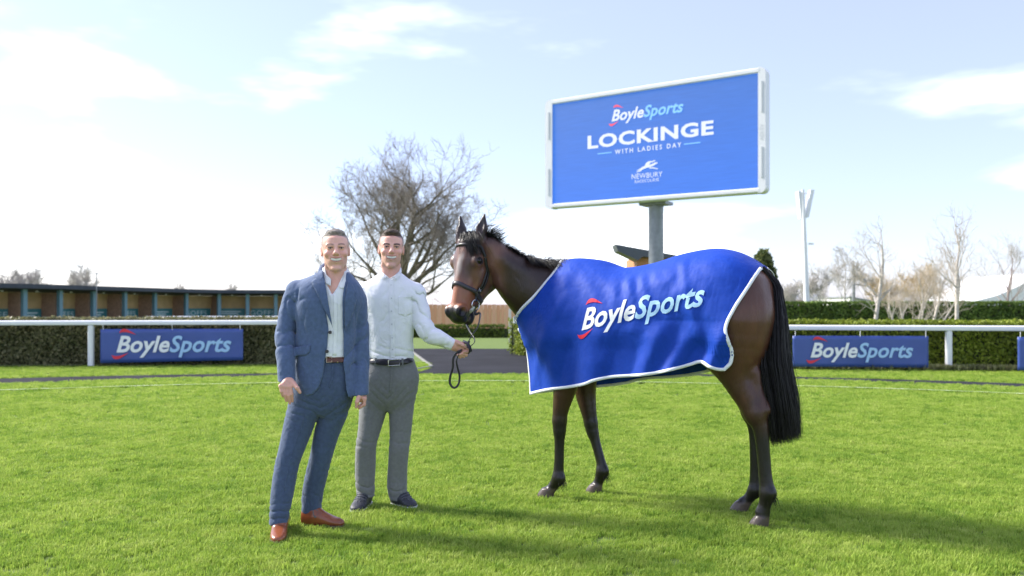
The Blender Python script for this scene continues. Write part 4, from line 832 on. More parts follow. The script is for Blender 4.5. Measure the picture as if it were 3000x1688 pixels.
def horse():
    root = empty('horse', HO, HROT, label='dark bay horse standing side on in a bridle and blue rug', cat='horse')
    bp, hd = body_prims(), head_prims(); allp = bp + hd
    V, Q = mesh_sdf(allp + [Pr(lambda q: (.0042 * wnoise(q * (1, 1, .55), 7, 17) + .0016 * wnoise(q * (1, 1, .5), 22, 18)) * smoothstep(.3, .7, q[:, 2]), (-9, -9, -9), (9, 9, 9), 0, '*')], 0.0085)
    # coat colour: bay body, black points, reddish nose, black muzzle, narrow pale blaze, horn hooves
    c = np.tile([0.058, 0.026, 0.017], (len(V), 1)); z = V[:, 2]; u = V[:, 0]
    def mix(c, col, w_): return c * (1 - w_[:, None]) + np.asarray(col) * w_[:, None]
    nz = wnoise(V, 9, 3); n2 = wnoise(V, 30, 5)
    c = mix(c, (.13, .052, .030), smoothstep(-.35, -.6, u) * smoothstep(.75, 1.05, z) * (.75 + .25 * nz))
    c = mix(c, (.034, .018, .015), smoothstep(.45, .75, u) * smoothstep(.75, .95, z) * (.85 + .15 * nz))
    hq = ((V - HORG) @ HEAD.T) / HW; a, s, n = hq.T; inhead = (a > -.2) & (a < .75) & (np.abs(s) < .16) & (n > -.32) & (n < .1) & (u > .85)
    ih = smoothstep(-.28, -.20, n) * smoothstep(-.2, -.15, a) * smoothstep(.22, .16, np.abs(s)) * smoothstep(.78, .84, u)
    c = mix(c, (.19, .090, .060), ih * smoothstep(-.26, -.10, n) * smoothstep(.0, .1, a)); c = mix(c, (.34, .135, .072), ih * smoothstep(.30, .46, a) * smoothstep(-.17, -.08, n)); c = mix(c, (.06, .035, .03), ih * smoothstep(.06, .0, np.abs(np.abs(s) - .055)) * smoothstep(.13, .2, a) * smoothstep(.36, .28, a) * smoothstep(-.06, -.03, n) * .8)
    c = mix(c, (.46, .40, .37), ih * smoothstep(.024, .006, np.abs(s - .006 + .012 * nz + .03 * (a - .2))) * smoothstep(.12, .18, a) * smoothstep(.40, .24, a) * smoothstep(-.06, -.02, n) * (.7 + .3 * n2))
    c = mix(c, (.014, .013, .015), ih * smoothstep(.535, .575, a + .02 * nz)); c = mix(c, (.014, .013, .015), ih * smoothstep(-.115, -.14, n) * smoothstep(.46, .52, a)); c = mix(c, (.02, .013, .012), ih * smoothstep(.035, .02, np.hypot(a - .19, n + .05)) * (np.abs(s) > .07))
    c = mix(c, (.018, .013, .012), ih * smoothstep(-.03, -.10, a))
    c = mix(c, (.17, .11, .09), ih * smoothstep(.012, .006, np.abs(n + .116)) * smoothstep(.575, .59, a) * smoothstep(.66, .64, a) * .6)
    leg = smoothstep(.68, .45, z + .05 * nz); c = mix(c, (.011, .009, .009), leg); c = mix(c, (.075, .032, .02), smoothstep(.62, .72, z) * smoothstep(.98, .8, z) * (u < -.3) * smoothstep(0, .35, nz))
    hoof = smoothstep(.082, .060, z); c = mix(c, np.array((.125, .092, .075)), hoof * (.8 + .2 * n2)); c = c * (1 + .05 * n2[:, None] * (z > .7)[:, None] + .08 * nz[:, None] * (z > .7)[:, None])
    M_coat = mat('horse_coat', (.05, .03, .02), 0.33, attr='Col', spec=0.45, bump=(60, .3, .006), noise=(5, .3), stretch=(2.5, 2.5, .7), weave=(2.2, .35, .05, .6))
    obj('body', npmesh('body', V, Q, M_coat, smooth=True, cols=np.clip(c, .004, 1)), root)
    M_eye = mat('horse_eye', (0.010, 0.007, 0.006), 0.12, spec=.4)
    for sg in (1, -1):
        e = MB(); pts = []
        bm = bmesh.new(); bmesh.ops.create_uvsphere(bm, u_segments=16, v_segments=12, radius=.024); me = bpy.data.meshes.new('eye'); bm.to_mesh(me); bm.free(); me.materials.append(M_eye); me.polygons.foreach_set('use_smooth', [True] * len(me.polygons))
        o = obj('eye', me, root, hh(.19, .0905 * sg, -.050))
    # hair
    rng = np.random.default_rng(5); M_hair = mat('horse_hair', (.012, .011, .012), 0.42, spec=.4, noise=(20, .3))
    def hb(pts): return np.array([hp(*p) for p in pts])
    # tail
    N = 4200; ctrl = []; roots = []
    edgeR = hb([(2238, 772, .0), (2284, 835, .0), (2300, 940, .02), (2308, 1050, .03), (2332, 1180, .03), (2347, 1312, .03)]); edgeL = hb([(2228, 790, .0), (2254, 860, .0), (2236, 985, .02), (2226, 1060, .03), (2250, 1190, .03), (2264, 1332, .03)])
    for i in range(N):
        f = rng.uniform(0, 1) ; w_ = rng.normal(0, 1); ln = rng.uniform(.70, 1.0) ** .6
        path = edgeL * (1 - f) + edgeR * f; path = path + rng.normal(0, .006, path.shape) ; lat = np.array([0, .012, .035, .05, .055, .05]) * w_ * .8; path[:, 1] += lat
        path[-1] = path[-2] + (path[-1] - path[-2]) * (ln - .25 + rng.uniform(-.05, .12)); path[0] = hp(2228 + 10 * f, 796 - 16 * f, rng.normal(0, .018))
        roots.append(path[0]); ctrl.append(path - path[0])
    Vt, Ft = strands(np.array(roots), np.array(ctrl), rng.uniform(.0011, .0026, N), rng, 14); obj('tail', npmesh('tail', Vt, Ft, M_hair, smooth=True), root)
    # mane along the crest, wind-blown behind the ears, lying over near the rug
    cp = catmull(np.array([hp(1405, 690, .33), hp(1440, 700, .30), hp(1475, 722, .25), hp(1510, 741, .19), hp(1550, 757, .12), hp(1590, 765, .06), hp(1648, 766, .0)]), 60); N = 1000; roots = []; ctrl = []; rad = []
    for i in range(N):
        t = rng.uniform(0, 1); p = cp[int(t * 59)] + rng.normal(0, (.012, .012, .004)); 
        cl = .5 + .5 * math.sin(t * 40 + 2 * math.sin(t * 13))
        if t < .32: d = np.array([-.35, -.05, 1.0]) + rng.normal(0, .28, 3); L_ = rng.uniform(.04, .12) * (.3 + .8 * cl); bend = np.array([-.75, -.1, .15])
        elif t < .62: d = np.array([-.6, .1, .35]) + rng.normal(0, .2, 3); L_ = rng.uniform(.03, .055); bend = np.array([-.8, .2, -.3])
        else: d = np.array([-.55, .45, .25]) + rng.normal(0, .12, 3); L_ = rng.uniform(.08, .13) * (.8 + .3 * cl); bend = np.array([-.75, .35, -.75])
        d /= np.linalg.norm(d); c0 = np.zeros(3); c1 = d * L_ * .45; c2 = c1 + (d * .45 + bend * .55) * L_ * .55; c3 = c2 + (d * .15 + bend) * L_ * .45
        roots.append(p - (0, 0, .012)); ctrl.append([c0, c1, c2, c3]); rad.append(rng.uniform(.0014, .0028))
    for i in range(300):                                              # forelock
        s0 = rng.normal(0, .022); p = hh(-.012 + rng.normal(0, .006), s0, -.055 + rng.normal(0, .012)); q = (s0 * .8 + .055 * rng.uniform(.0, 1)); L_ = rng.uniform(.7, 1.1)
        c1 = hh(-.025, s0 * 1.1 + .005, -.018 + rng.normal(0, .01)) ; c2 = hh(.05, s0 + .03 + q * .5, .010 + rng.uniform(0, .01) - .25 * abs(s0)); c3 = hh(.06 + .11 * L_, s0 + .045 + q * .8, .000 + rng.uniform(-.010, .012) - .5 * abs(s0 + .04))
        roots.append(p); ctrl.append([np.zeros(3), c1 - p, c2 - p, c3 - p]); rad.append(rng.uniform(.0014, .0026))
    for i in range(70):                                              # tuft between and behind the ears
        p = hh(-.0 + rng.normal(0, .01), rng.normal(.0, .02), -.10 + rng.normal(0, .015)); d = np.array([-.2, 0, 1.0]) + rng.normal(0, .35, 3); L_ = rng.uniform(.04, .095); roots.append(p); ctrl.append([np.zeros(3), d * L_ * .4, d * L_ * .7 + np.array([-.3, 0, 0]) * L_ * .3, d * L_ * .9 + np.array([-.8, 0, 0]) * L_ * .5]); rad.append(.0018)
    Vm, Fm = strands(np.array(roots), np.array(ctrl), np.array(rad), rng, 8); obj('mane', npmesh('mane', Vm, Fm, M_hair, smooth=True), root)
    # fetlock feather
    roots = []; ctrl = []
    for x, y, v in ((1650, 1405, .15), (1778, 1385, -.13), (2266, 1452, .16)):
        for i in range(60):
            p = hp(x - 6, y, v) + rng.normal(0, .012, 3); d = np.array([-.35, 0, -1.0]) + rng.normal(0, .25, 3); roots.append(p); ctrl.append([np.zeros(3), d * .02, d * .045])
    Vf, Ff = strands(np.array(roots), np.array(ctrl), np.full(len(roots), .0014), rng, 4); obj('fetlock_hair', npmesh('fetlock_hair', Vf, Ff, M_hair), root)
    return root, allp, bp, hd
HORSE, HALL, HBODY, HHEAD = horse()

# ---------------------------------------------------------------- bridle
def bridle():
    r = empty('bridle', HO, HROT, label='black leather bridle with steel bit ring on the horse head', cat='bridle')
    M_le = mat('bridle_leather', (.022, .020, .024), 0.38, spec=.5, noise=(30, .3), bump=(60, .15)); M_nb = mat('noseband_leather', (.05, .043, .05), 0.4, noise=(25, .2)); M_st = mat('bit_steel', (.62, .62, .64), 0.22, metal=1.0)
    M_bit = mat('bit_rubber', (.42, .44, .36), .5)
    def strap(name, pts, w_, m=M_le, off=.004, n=40, closed=False):
        p = np.array([hh(*q) for q in catmull(pts, n)]); p, nn = project(HALL, p, off); 
        for _ in range(2): p[1:-1] = p[1:-1] * .5 + (p[:-2] + p[2:]) * .25; nn[1:-1] = nn[1:-1] * .5 + (nn[:-2] + nn[2:]) * .25
        V, Fs = ribbon(p, nn, w_, .0045); return obj(name, npmesh(name, V, np.array(Fs), m, smooth=False), r)
    ring = [(.375 + .10 * (-math.cos(t) * .5 + .5), .10 * math.sin(t), -.085 + .13 * math.cos(t)) for t in np.linspace(-math.pi, math.pi, 17)]
    strap('noseband', ring, .030, M_nb, n=70)
    for s in (1, -1):
        strap('cheekpiece', [(.095, .085 * s, -.115), (.20, .095 * s, -.125), (.32, .085 * s, -.125), (.43, .06 * s, -.125), (.475, .055 * s, -.125)], .019)
        strap('noseband_cheek_strap', [(.10, .085 * s, -.135), (.22, .095 * s, -.142), (.34, .08 * s, -.14), (.445, .055 * s, -.135)], .010)
        strap('throatlatch', [(.06, .08 * s, -.14), (.15, .10 * s, -.20), (.25, .09 * s, -.25), (.33, .06 * s, -.285)], .010, off=.004)
        # buckles
        for a in (.16, .40):
            p, nn = project(HHEAD, [hh(a, .09 * s, -.125)], .009); t = HEAD[0]; b = np.cross(nn[0], t); MB().tube([p[0] + (t * x + b * y) for x, y in ((-.012, -.012), (.012, -.012), (.012, .012), (-.012, .012), (-.012, -.012))], .002, 5).build('buckle', M_st, r)
        c = hh(.500, .062 * s, -.128); c, nn = project(HHEAD, [c], .010); c = c[0]; A_, B_ = HEAD[0], HEAD[2]
        MB().tube([c + .036 * (math.cos(t) * A_ + math.sin(t) * B_) for t in np.linspace(0, 2 * math.pi, 33)], .0042, 8, cap=False).build('bit_ring', M_st, r, smooth=True)
        MB().tube([c + B_ * .012 + A_ * .018, hh(.545, .050 * s, -.105), hh(.56, .035 * s, -.105)], [.009, .013, .010], 10).build('bit_mouthpiece', M_bit, r, smooth=True)
    strap('browband', [(.10, -.088, -.11), (.085, -.07, -.05), (.082, 0, 0), (.085, .07, -.05), (.10, .088, -.11)], .021, n=50)
    strap('headpiece', [(.10, -.085, -.12), (.03, -.07, -.12), (.0, 0, -.13), (.03, .07, -.12), (.10, .085, -.12)], .026, n=50, off=.004)
    return r
bridle()
# ---------------------------------------------------------------- the blue rug
def rug():
    root = empty('horse_rug', HO, HROT, label='royal blue horse rug with white binding and sponsor logo', cat='rug')
    OFF = .018
    us = np.arange(-.86, 1.07, .02); zs = np.arange(.55, 1.72, .02)
    U, Z = np.meshgrid(us, zs, indexing='ij'); lo = np.zeros(U.size); hi = np.full(U.size, .6); base = [q for q in HBODY]
    # body without the lower legs: half width at every height
    def dist(v): return sdf(TORSO, np.c_[U.ravel(), v, Z.ravel()]) - OFF
    ins0 = dist(lo) < 0
    for _ in range(13):
        m = (lo + hi) / 2; ins = dist(m) < 0; lo = np.where(ins, m, lo); hi = np.where(ins, hi, m)
    W = np.where(ins0, (lo + hi) / 2, 0).reshape(U.shape)
    # hang straight down from the widest line
    W2 = W.copy(); j0 = int((1.20 - .55) / .02)
    for j in range(j0 - 1, -1, -1): W2[:, j] = np.maximum(W[:, j], W2[:, j + 1] * 1.0 + (.0015 if True else 0))
    W2[(W2 < .02)] = 0.0
    ker = np.array([1, 2, 3, 2, 1.]) / 9
    Ws = W2.copy()
    for i in range(W2.shape[1]):
        if zs[i] < 1.35: Ws[:, i] = np.convolve(np.pad(W2[:, i], 2, mode='edge'), ker, 'valid')
    def width(u, z):
        a = np.clip((u - us[0]) / .02, 0, len(us) - 1.001); b = np.clip((z - zs[0]) / .02, 0, len(zs) - 1.001); i, j = a.astype(int), b.astype(int); f, g = a - i, b - j
        return Ws[i, j] * (1 - f) * (1 - g) + Ws[i + 1, j] * f * (1 - g) + Ws[i, j + 1] * (1 - f) * g + Ws[i + 1, j + 1] * f * g
    lo = np.full(len(us), 1.0); hi = np.full(len(us), 1.95)
    for _ in range(14):
        m = (lo + hi) / 2; ins = sdf(TORSO, np.c_[us, 0 * us, m]) - OFF < 0; lo = np.where(ins, m, lo); hi = np.where(ins, hi, m)
    zt = np.convolve(np.pad(lo, 2, mode='edge'), ker, 'valid')
    ztop = lambda u: np.interp(u, us, zt)
    NS, NT = 220, 110; S = np.linspace(0, 1, NS); T = np.linspace(0, 1, NT) ** 1.7
    def curve(pts): p = catmull(np.array(pts), 200); return p
    def side(sg):
        back = [hp(2243, 775, 0.0)[[0, 2]], hp(2222, 805, .16)[[0, 2]], hp(2193, 852, .24)[[0, 2]], hp(2160, 910, .27)[[0, 2]], hp(2141, 958, .28)[[0, 2]], hp(2147, 1000, .29)[[0, 2]], hp(2151, 1030, .29)[[0, 2]], hp(2146, 1064, .29)[[0, 2]], hp(2126, 1086, .29)[[0, 2]]]
        front = [hp(1656, 762, 0.0)[[0, 2]], hp(1632, 790, .09)[[0, 2]], hp(1595, 832, .16)[[0, 2]], hp(1560, 876, .18)[[0, 2]], hp(1536, 915, .13)[[0, 2]], hp(1531, 945, .05)[[0, 2]], hp(1538, 990, .04)[[0, 2]], hp(1546, 1060, .04)[[0, 2]], hp(1556, 1156, .04)[[0, 2]]]
        hem = [hp(x, y, v)[[0, 2]] for x, y, v in ((1556, 1156, .04), (1580, 1150, .14), (1610, 1144, .2), (1660, 1138, .26), (1715, 1128, .29), (1745, 1117, .30), (1790, 1108, .31), (1850, 1104, .31), (1910, 1098, .31), (1970, 1086, .31), (2020, 1072, .30), (2052, 1064, .30), (2085, 1078, .30), (2108, 1085, .29), (2126, 1086, .29))][::-1]
        back, front, hem = curve(back), curve(front), curve(hem)
        if sg < 0: hem = hem.copy(); hem[:, 1] -= .05 * np.sin(np.linspace(0, math.pi, len(hem)))
        bu = np.interp(T, np.linspace(0, 1, 200), back[:, 0]); fu = np.interp(T, np.linspace(0, 1, 200), front[:, 0]); bz_ = np.interp(T, np.linspace(0, 1, 200), back[:, 1]); fz = np.interp(T, np.linspace(0, 1, 200), front[:, 1])
        hu = np.interp(S, np.linspace(0, 1, 200), hem[:, 0]); hz = np.interp(S, np.linspace(0, 1, 200), hem[:, 1])
        tu = back[0, 0] * (1 - S) + front[0, 0] * S; tz = ztop(tu); tz[0] = max(tz[0], back[0, 1] - .01)
        # Coons patch: S from back to front, T from spine to hem
        s, t = S[:, None], T[None]
        def coons(top, bot, l, r): return (1 - t) * top[:, None] + t * bot[:, None] + (1 - s) * l[None] + s * r[None] - ((1 - s) * (1 - t) * top[0] + s * (1 - t) * top[-1] + (1 - s) * t * bot[0] + s * t * bot[-1])
        u = coons(tu, hu, bu, fu); z = coons(tz, hz, bz_, fz)
        z = np.minimum(z, ztop(u) - 1e-4 * 0)
        v = width(u.ravel(), z.ravel()).reshape(u.shape)
        # smooth start at the spine where height samples are too coarse
        drop = np.maximum(ztop(u) - z, 0); hiz = (z > 1.18).ravel(); pu, pz = u.ravel()[hiz], z.ravel()[hiz]; l_, h_ = np.zeros(len(pu)), np.full(len(pu), .6)
        for _ in range(12): m_ = (l_ + h_) / 2; ins = sdf(TORSO, np.c_[pu, m_, pz]) < OFF; l_ = np.where(ins, m_, l_); h_ = np.where(ins, h_, m_)
        vv = v.ravel().copy(); vv[hiz] = l_; vb = smoothstep(1.18, 1.24, z); v = vv.reshape(u.shape) * vb + v * (1 - vb); v = np.where(z > 1.18, np.maximum(v, vv.reshape(u.shape)), v)
        v[:, 0] = 0
        vt = np.interp(S, np.linspace(0, 1, 15), [.29, .29, .30, .30, .30, .31, .31, .31, .31, .30, .29, .26, .20, .14, .04])[:, None]; wt = np.maximum(smoothstep(1.15, 1.0, z), smoothstep(1.34, 1.2, z) * smoothstep(.86, .96, S)[:, None])
        a_ = np.clip((u - us[0]) / .02, 0, len(us) - 1.001).astype(int); b_ = np.clip((z - zs[0]) / .02, 0, len(zs) - 1.001).astype(int); vbody = np.where(W[a_, b_] > .02, W[a_, b_] + .006, 0)
        v = v * (1 - wt) + wt * np.maximum(np.minimum(v, vt), vbody)
        tt = np.broadcast_to(t, u.shape); dn = np.clip((1.25 - z) / .45, 0, 1); sd = 1 if sg > 0 else 1.7
        ridge = lambda x: (np.abs(((x) % 1.0) - .5) * 2) ** 1.6
        f = .030 * dn * np.sin(u * 15 + z * 2.5 + sd) * smoothstep(.75, .3, u)
        f += .026 * dn * (1 - ridge((u + .44 - (z - 1.1) * .10) * 2.2)) * smoothstep(.0, -.25, u)
        f += .021 * np.clip(dn * 1.3, 0, 1) * np.sin(u * 31 + 2 * np.sin(z * 6) + z * 5) * smoothstep(.1, -.2, u)
        up_ = smoothstep(.02, .12, drop) * smoothstep(.55, .2, drop)
        f += .007 * up_ * np.clip(.2 + wnoise(np.c_[u.ravel(), z.ravel(), v.ravel()], 5, 91).reshape(u.shape), 0, 1) * np.sin((u + drop * .55) * 46 + 2.5 * np.sin(u * 9)) * smoothstep(.62, .45, u) * smoothstep(-.35, -.05, u)
        f += .008 * up_ * np.clip(wnoise(np.c_[u.ravel(), z.ravel(), v.ravel()], 4, 92).reshape(u.shape), 0, 1) * np.sin((u - drop * .8) * 36 + 1.3 * np.sin(u * 13)) * smoothstep(.5, .2, u) * smoothstep(-.55, -.2, u)
        q = np.c_[u.ravel(), z.ravel(), v.ravel()]; f += (.005 * wnoise(q, 6, 4) + .0022 * wnoise(q * (1, .6, 1), 17, 8)).reshape(u.shape) * smoothstep(.0, .06, drop)
        f += .014 * np.exp(-((u - .62 + (z - 1.15) * .55) / .05) ** 2) * smoothstep(1.4, 1.25, z) * .7
        f += .010 * np.exp(-(((u + .28) + (1.5 - z) * .32) / .035) ** 2) * smoothstep(.03, .1, drop) * smoothstep(1.0, 1.1, z)
        for _ in range(8):                                           # ease the wrap round the chest
            vs_ = v.copy(); vs_[1:-1, 1:-1] = (v[:-2, 1:-1] + v[2:, 1:-1] + v[1:-1, :-2] + v[1:-1, 2:] + 2 * v[1:-1, 1:-1]) / 6; ws_ = (smoothstep(.72, .85, S)[:, None] * smoothstep(1.3, 1.15, z)); v = v * (1 - ws_) + np.maximum(vs_, vbody * .97) * ws_
        f = np.maximum(f, -.012)
        P3 = np.stack([u, (v + f * smoothstep(0, .03, v)) * sg, z], -1)
        return P3
    M_rug = mat('rug_cloth', (.005, .052, .40), .6, noise=(60, .10), bump=(260, .15, .002), spec=.22, weave=(7, .25, .02, 1.0)); M_trim = mat('rug_binding', (.78, .80, .84), .7, bump=(60, .2))
    def quads(n, m, flip): i = (np.arange(n - 1)[:, None] * m + np.arange(m - 1)[None]).ravel(); q = np.c_[i, i + 1, i + m + 1, i + m]; return q[:, ::-1] if flip else q
    A, B = side(1), side(-1); V = np.vstack([A.reshape(-1, 3), B.reshape(-1, 3)]); Q = np.vstack([quads(NS, NT, True), quads(NS, NT, False) + NS * NT])
    me = npmesh('cloth', V, Q, M_rug, smooth=True); bm = bmesh.new(); bm.from_mesh(me); bmesh.ops.remove_doubles(bm, verts=bm.verts, dist=.0004); bmesh.ops.recalc_face_normals(bm, faces=bm.faces); bm.to_mesh(me); bm.free()
    o = obj('cloth', me, root)
    # binding: a narrow strip folded over each edge
    def normals(G_, sg): du = np.gradient(G_, axis=0); dt = np.gradient(G_, axis=1); n = np.cross(du, dt); n /= np.linalg.norm(n, axis=2)[..., None] + 1e-9; return np.where((n[..., 1:2] * sg) < 0, -n, n)
    for G_, sg in ((A, 1), (B, -1)):
        n = normals(G_, sg); n[:, 0] = (0, 0, 1)
        for nm, e0, e1, nn in (('hem_binding', G_[:, -1], G_[:, -5], n[:, -1]), ('front_binding', G_[-1, 1:], G_[-6, 1:], n[-1, 1:]), ('back_binding', G_[0, 1:], G_[6, 1:], n[0, 1:])):
            d = e1 - e0; d /= np.linalg.norm(d, axis=1)[:, None] + 1e-9; t_ = np.gradient(e0, axis=0); t_ /= np.linalg.norm(t_, axis=1)[:, None] + 1e-9; d = d - t_ * (d * t_).sum(1)[:, None]; d /= np.linalg.norm(d, axis=1)[:, None] + 1e-9
            a = e0 - d * .002; w_ = .019
            V = np.vstack([a + nn * .0022, a + d * w_ + nn * .0028, a + d * w_ - nn * .002, a - nn * .0025]); k = len(a); i = np.arange(k - 1)
            Fs = np.vstack([np.c_[j * k + i, ((j + 1) % 4) * k + i, ((j + 1) % 4) * k + i + 1, j * k + i + 1] for j in range(4)]); obj(nm, npmesh(nm, V, Fs, M_trim, smooth=False), root)
    # chest closure strap at the front
    fr_ = A[-1]; k = [i for i in range(NT) if fr_[i, 2] < 1.17][0]; p = fr_[k]
    MB().box(p + (.012, -.03, .012), (.018, .085, .05), None, .004).build('chest_strap', M_trim, root)
    # logo mapped on to the near side
    Us, Zs = A[..., 0], A[..., 2]
    pa, pb = hp(1704, 966, .31), hp(2066, 893, .31)
    nA = normals(A, 1)
    flatU, flatZ = A[..., 0].ravel(), A[..., 2].ravel(); fp = A.reshape(-1, 3); fn = nA.reshape(-1, 3)
    # inverse lookup table on a (u,z) grid
    gu = np.arange(-.6, .6, .01); gz = np.arange(.8, 1.35, .01); tab = np.zeros((len(gu), len(gz), 2))
    from mathutils.kdtree import KDTree
    kd = KDTree(len(fp)); [kd.insert((x, z_, 0), i) for i, (x, z_) in enumerate(zip(flatU, flatZ))]; kd.balance()
    ML = [mat('rug_print_white', (.80, .82, .85), .35), mat('rug_print_sky', (.42, .66, .88), .35), mat('rug_print_red', (.72, .02, .05), .4)]; mm = {'letter_white': ML[0], 'letter_pale_blue': ML[1], 'letter_red': ML[2]}
    Lw = pa[0] - pb[0]
    for n_, m, v2, f2 in logo_shapes():
        bm = bmesh.new(); vs = [bm.verts.new((x, y, 0)) for x, y in v2]; bm.verts.ensure_lookup_table()
        for f_ in f2:
            try: bm.faces.new([vs[i] for i in f_])
            except ValueError: pass
        for c in np.arange(.0, 1.02, .016): bmesh.ops.bisect_plane(bm, geom=bm.verts[:] + bm.edges[:] + bm.faces[:], plane_co=(c, 0, 0), plane_no=(1, 0, 0))
        for c in np.arange(-.1, .25, .02): bmesh.ops.bisect_plane(bm, geom=bm.verts[:] + bm.edges[:] + bm.faces[:], plane_co=(0, c, 0), plane_no=(0, 1, 0))
        out_ = []
        for v in bm.verts:
            u_ = pa[0] - Lw * v.co.x; z_ = pa[2] + (pb[2] - pa[2]) * v.co.x + v.co.y * Lw * 1.12
            hits = kd.find_n((u_, z_, 0), 4); w_ = np.array([1 / (h_[2] + 1e-4) for h_ in hits]); w_ /= w_.sum(); ii = [h_[1] for h_ in hits]
            vv = (fp[ii, 1] * w_).sum(); nn = (fn[ii] * w_[:, None]).sum(0); nn /= np.linalg.norm(nn); out_.append(np.array([u_, vv, z_]) + nn * .0035)
        for v, q in zip(bm.verts, out_): v.co = q
        bmesh.ops.recalc_face_normals(bm, faces=bm.faces); me = bpy.data.meshes.new(n_); bm.to_mesh(me); bm.free(); me.materials.append(mm[m.name]); me.polygons.foreach_set('use_smooth', [True] * len(me.polygons)); obj(n_, me, root)
TORSO = [q for q in HBODY if q.hi[2] > 0.95]
rug()
# ---------------------------------------------------------------- two men
def poly_sd(p2, poly):
    "signed distance to a 2-D polygon"
    poly = np.asarray(poly, float); d = np.full(len(p2), 1e9); inside = np.zeros(len(p2), bool); n = len(poly)
    for i in range(n):
        a, b = poly[i], poly[(i + 1) % n]; e = b - a; w_ = p2 - a; t = np.clip((w_ @ e) / (e @ e + 1e-12), 0, 1); q = w_ - np.outer(t, e); d = np.minimum(d, (q * q).sum(1))
        c = (a[1] > p2[:, 1]) != (b[1] > p2[:, 1]); x = (b[0] - a[0]) * (p2[:, 1] - a[1]) / (b[1] - a[1] + 1e-12) + a[0]; inside ^= c & (p2[:, 0] < x)
    return np.where(inside, -1, 1) * np.sqrt(d)
class Man:
    def __init__(s, name_label, base_px, d):
        s.d = d; s.base = np.array([(base_px - 1500) / F * d, d, 0.0]); s.root = empty('person', s.base, label=name_label, cat='person')
    def p(s, px, py, dd=0.0):
        return P(px, py, s.d + dd) - s.base
    def ch(s, pts, k=.02, sx=None):
        "chain through (px, py, depth offset, radius)"
        return chain([(*s.p(a, b, c), r) for a, b, c, r in pts], k, sx)
    def poly(s, pts, dd=0.0): return np.array([s.p(a, b, dd)[[0, 2]] for a, b in pts])
    def carve(s, pts, y1, k=.004, op='-', y0=-1.0, dd=0.0):
        "prism through a photo-traced outline, from the front back to depth y1"
        pl = s.poly(pts, dd); lo = np.array([pl[:, 0].min(), y0, pl[:, 1].min()]); hi = np.array([pl[:, 0].max(), y1, pl[:, 1].max()])
        return Pr(lambda q: np.maximum(poly_sd(q[:, [0, 2]], pl), np.maximum(q[:, 1] - y1, y0 - q[:, 1])), lo, hi, k, op)
    def mesh(s, name, prims, h, m, colf=None, parent=None, relax=1, lo=None, hi=None):
        V, Q = mesh_sdf(prims, h, lo, hi, relax=relax); return obj(name, npmesh(name, V, Q, m, smooth=True, cols=None if colf is None else colf(V)), parent or s.root)
    def ray(s, pts, prims, off=.003, y0=-.45, y1=.45):
        "where the sight line through photo pixels first meets the surface"
        o = np.array([0, 0, EYE]) - s.base; D = np.array([P(a, b, 1.0) - np.array([0, 0, EYE]) for a, b in pts]); t = np.full(len(D), s.d + y0)
        for _ in range(50):
            q = o + D * t[:, None]; t = np.minimum(t + np.maximum(sdf(prims, q) - off, -.01) * .8, s.d + y1)
        return o + D * t[:, None]
    def decal(s, name, pts, prims, m, off=.004, step=7.0, thick=.004, parent=None, bow=0.0):
        "a cloth piece of the traced outline lying on a surface"
        bm = bmesh.new(); vs = [bm.verts.new((a, -b, 0)) for a, b in pts]; bm.faces.new(vs); A = np.array(pts, float)
        for c in np.arange(A[:, 0].min() + step / 2, A[:, 0].max(), step): bmesh.ops.bisect_plane(bm, geom=bm.verts[:] + bm.edges[:] + bm.faces[:], plane_co=(c, 0, 0), plane_no=(1, 0, 0))
        for c in np.arange(A[:, 1].min() + step / 2, A[:, 1].max(), step): bmesh.ops.bisect_plane(bm, geom=bm.verts[:] + bm.edges[:] + bm.faces[:], plane_co=(0, -c, 0), plane_no=(0, 1, 0))
        px = [(v.co.x, -v.co.y) for v in bm.verts]; q = s.ray(px, prims, off)
        bad = sdf(prims, q) > off + .012; miss = [v for v, b_ in zip(bm.verts, bad) if b_]
        for v, c in zip(bm.verts, q): v.co = c
        if miss: bmesh.ops.delete(bm, geom=miss, context='VERTS')
        bmesh.ops.recalc_face_normals(bm, faces=bm.faces)
        if sum(f.normal.y for f in bm.faces) > 0: bmesh.ops.reverse_faces(bm, faces=bm.faces)
        me = bpy.data.meshes.new(name); bm.to_mesh(me); bm.free(); me.materials.append(m); me.polygons.foreach_set('use_smooth', [True] * len(me.polygons))
        o = obj(name, me, parent or s.root); sm = o.modifiers.new('thick', 'SOLIDIFY'); sm.thickness = thick; sm.offset = 1 if off > 0 else 0; return o
def folds(fn): return Pr(fn, (-9, -9, -9), (9, 9, 9), 0, '*')
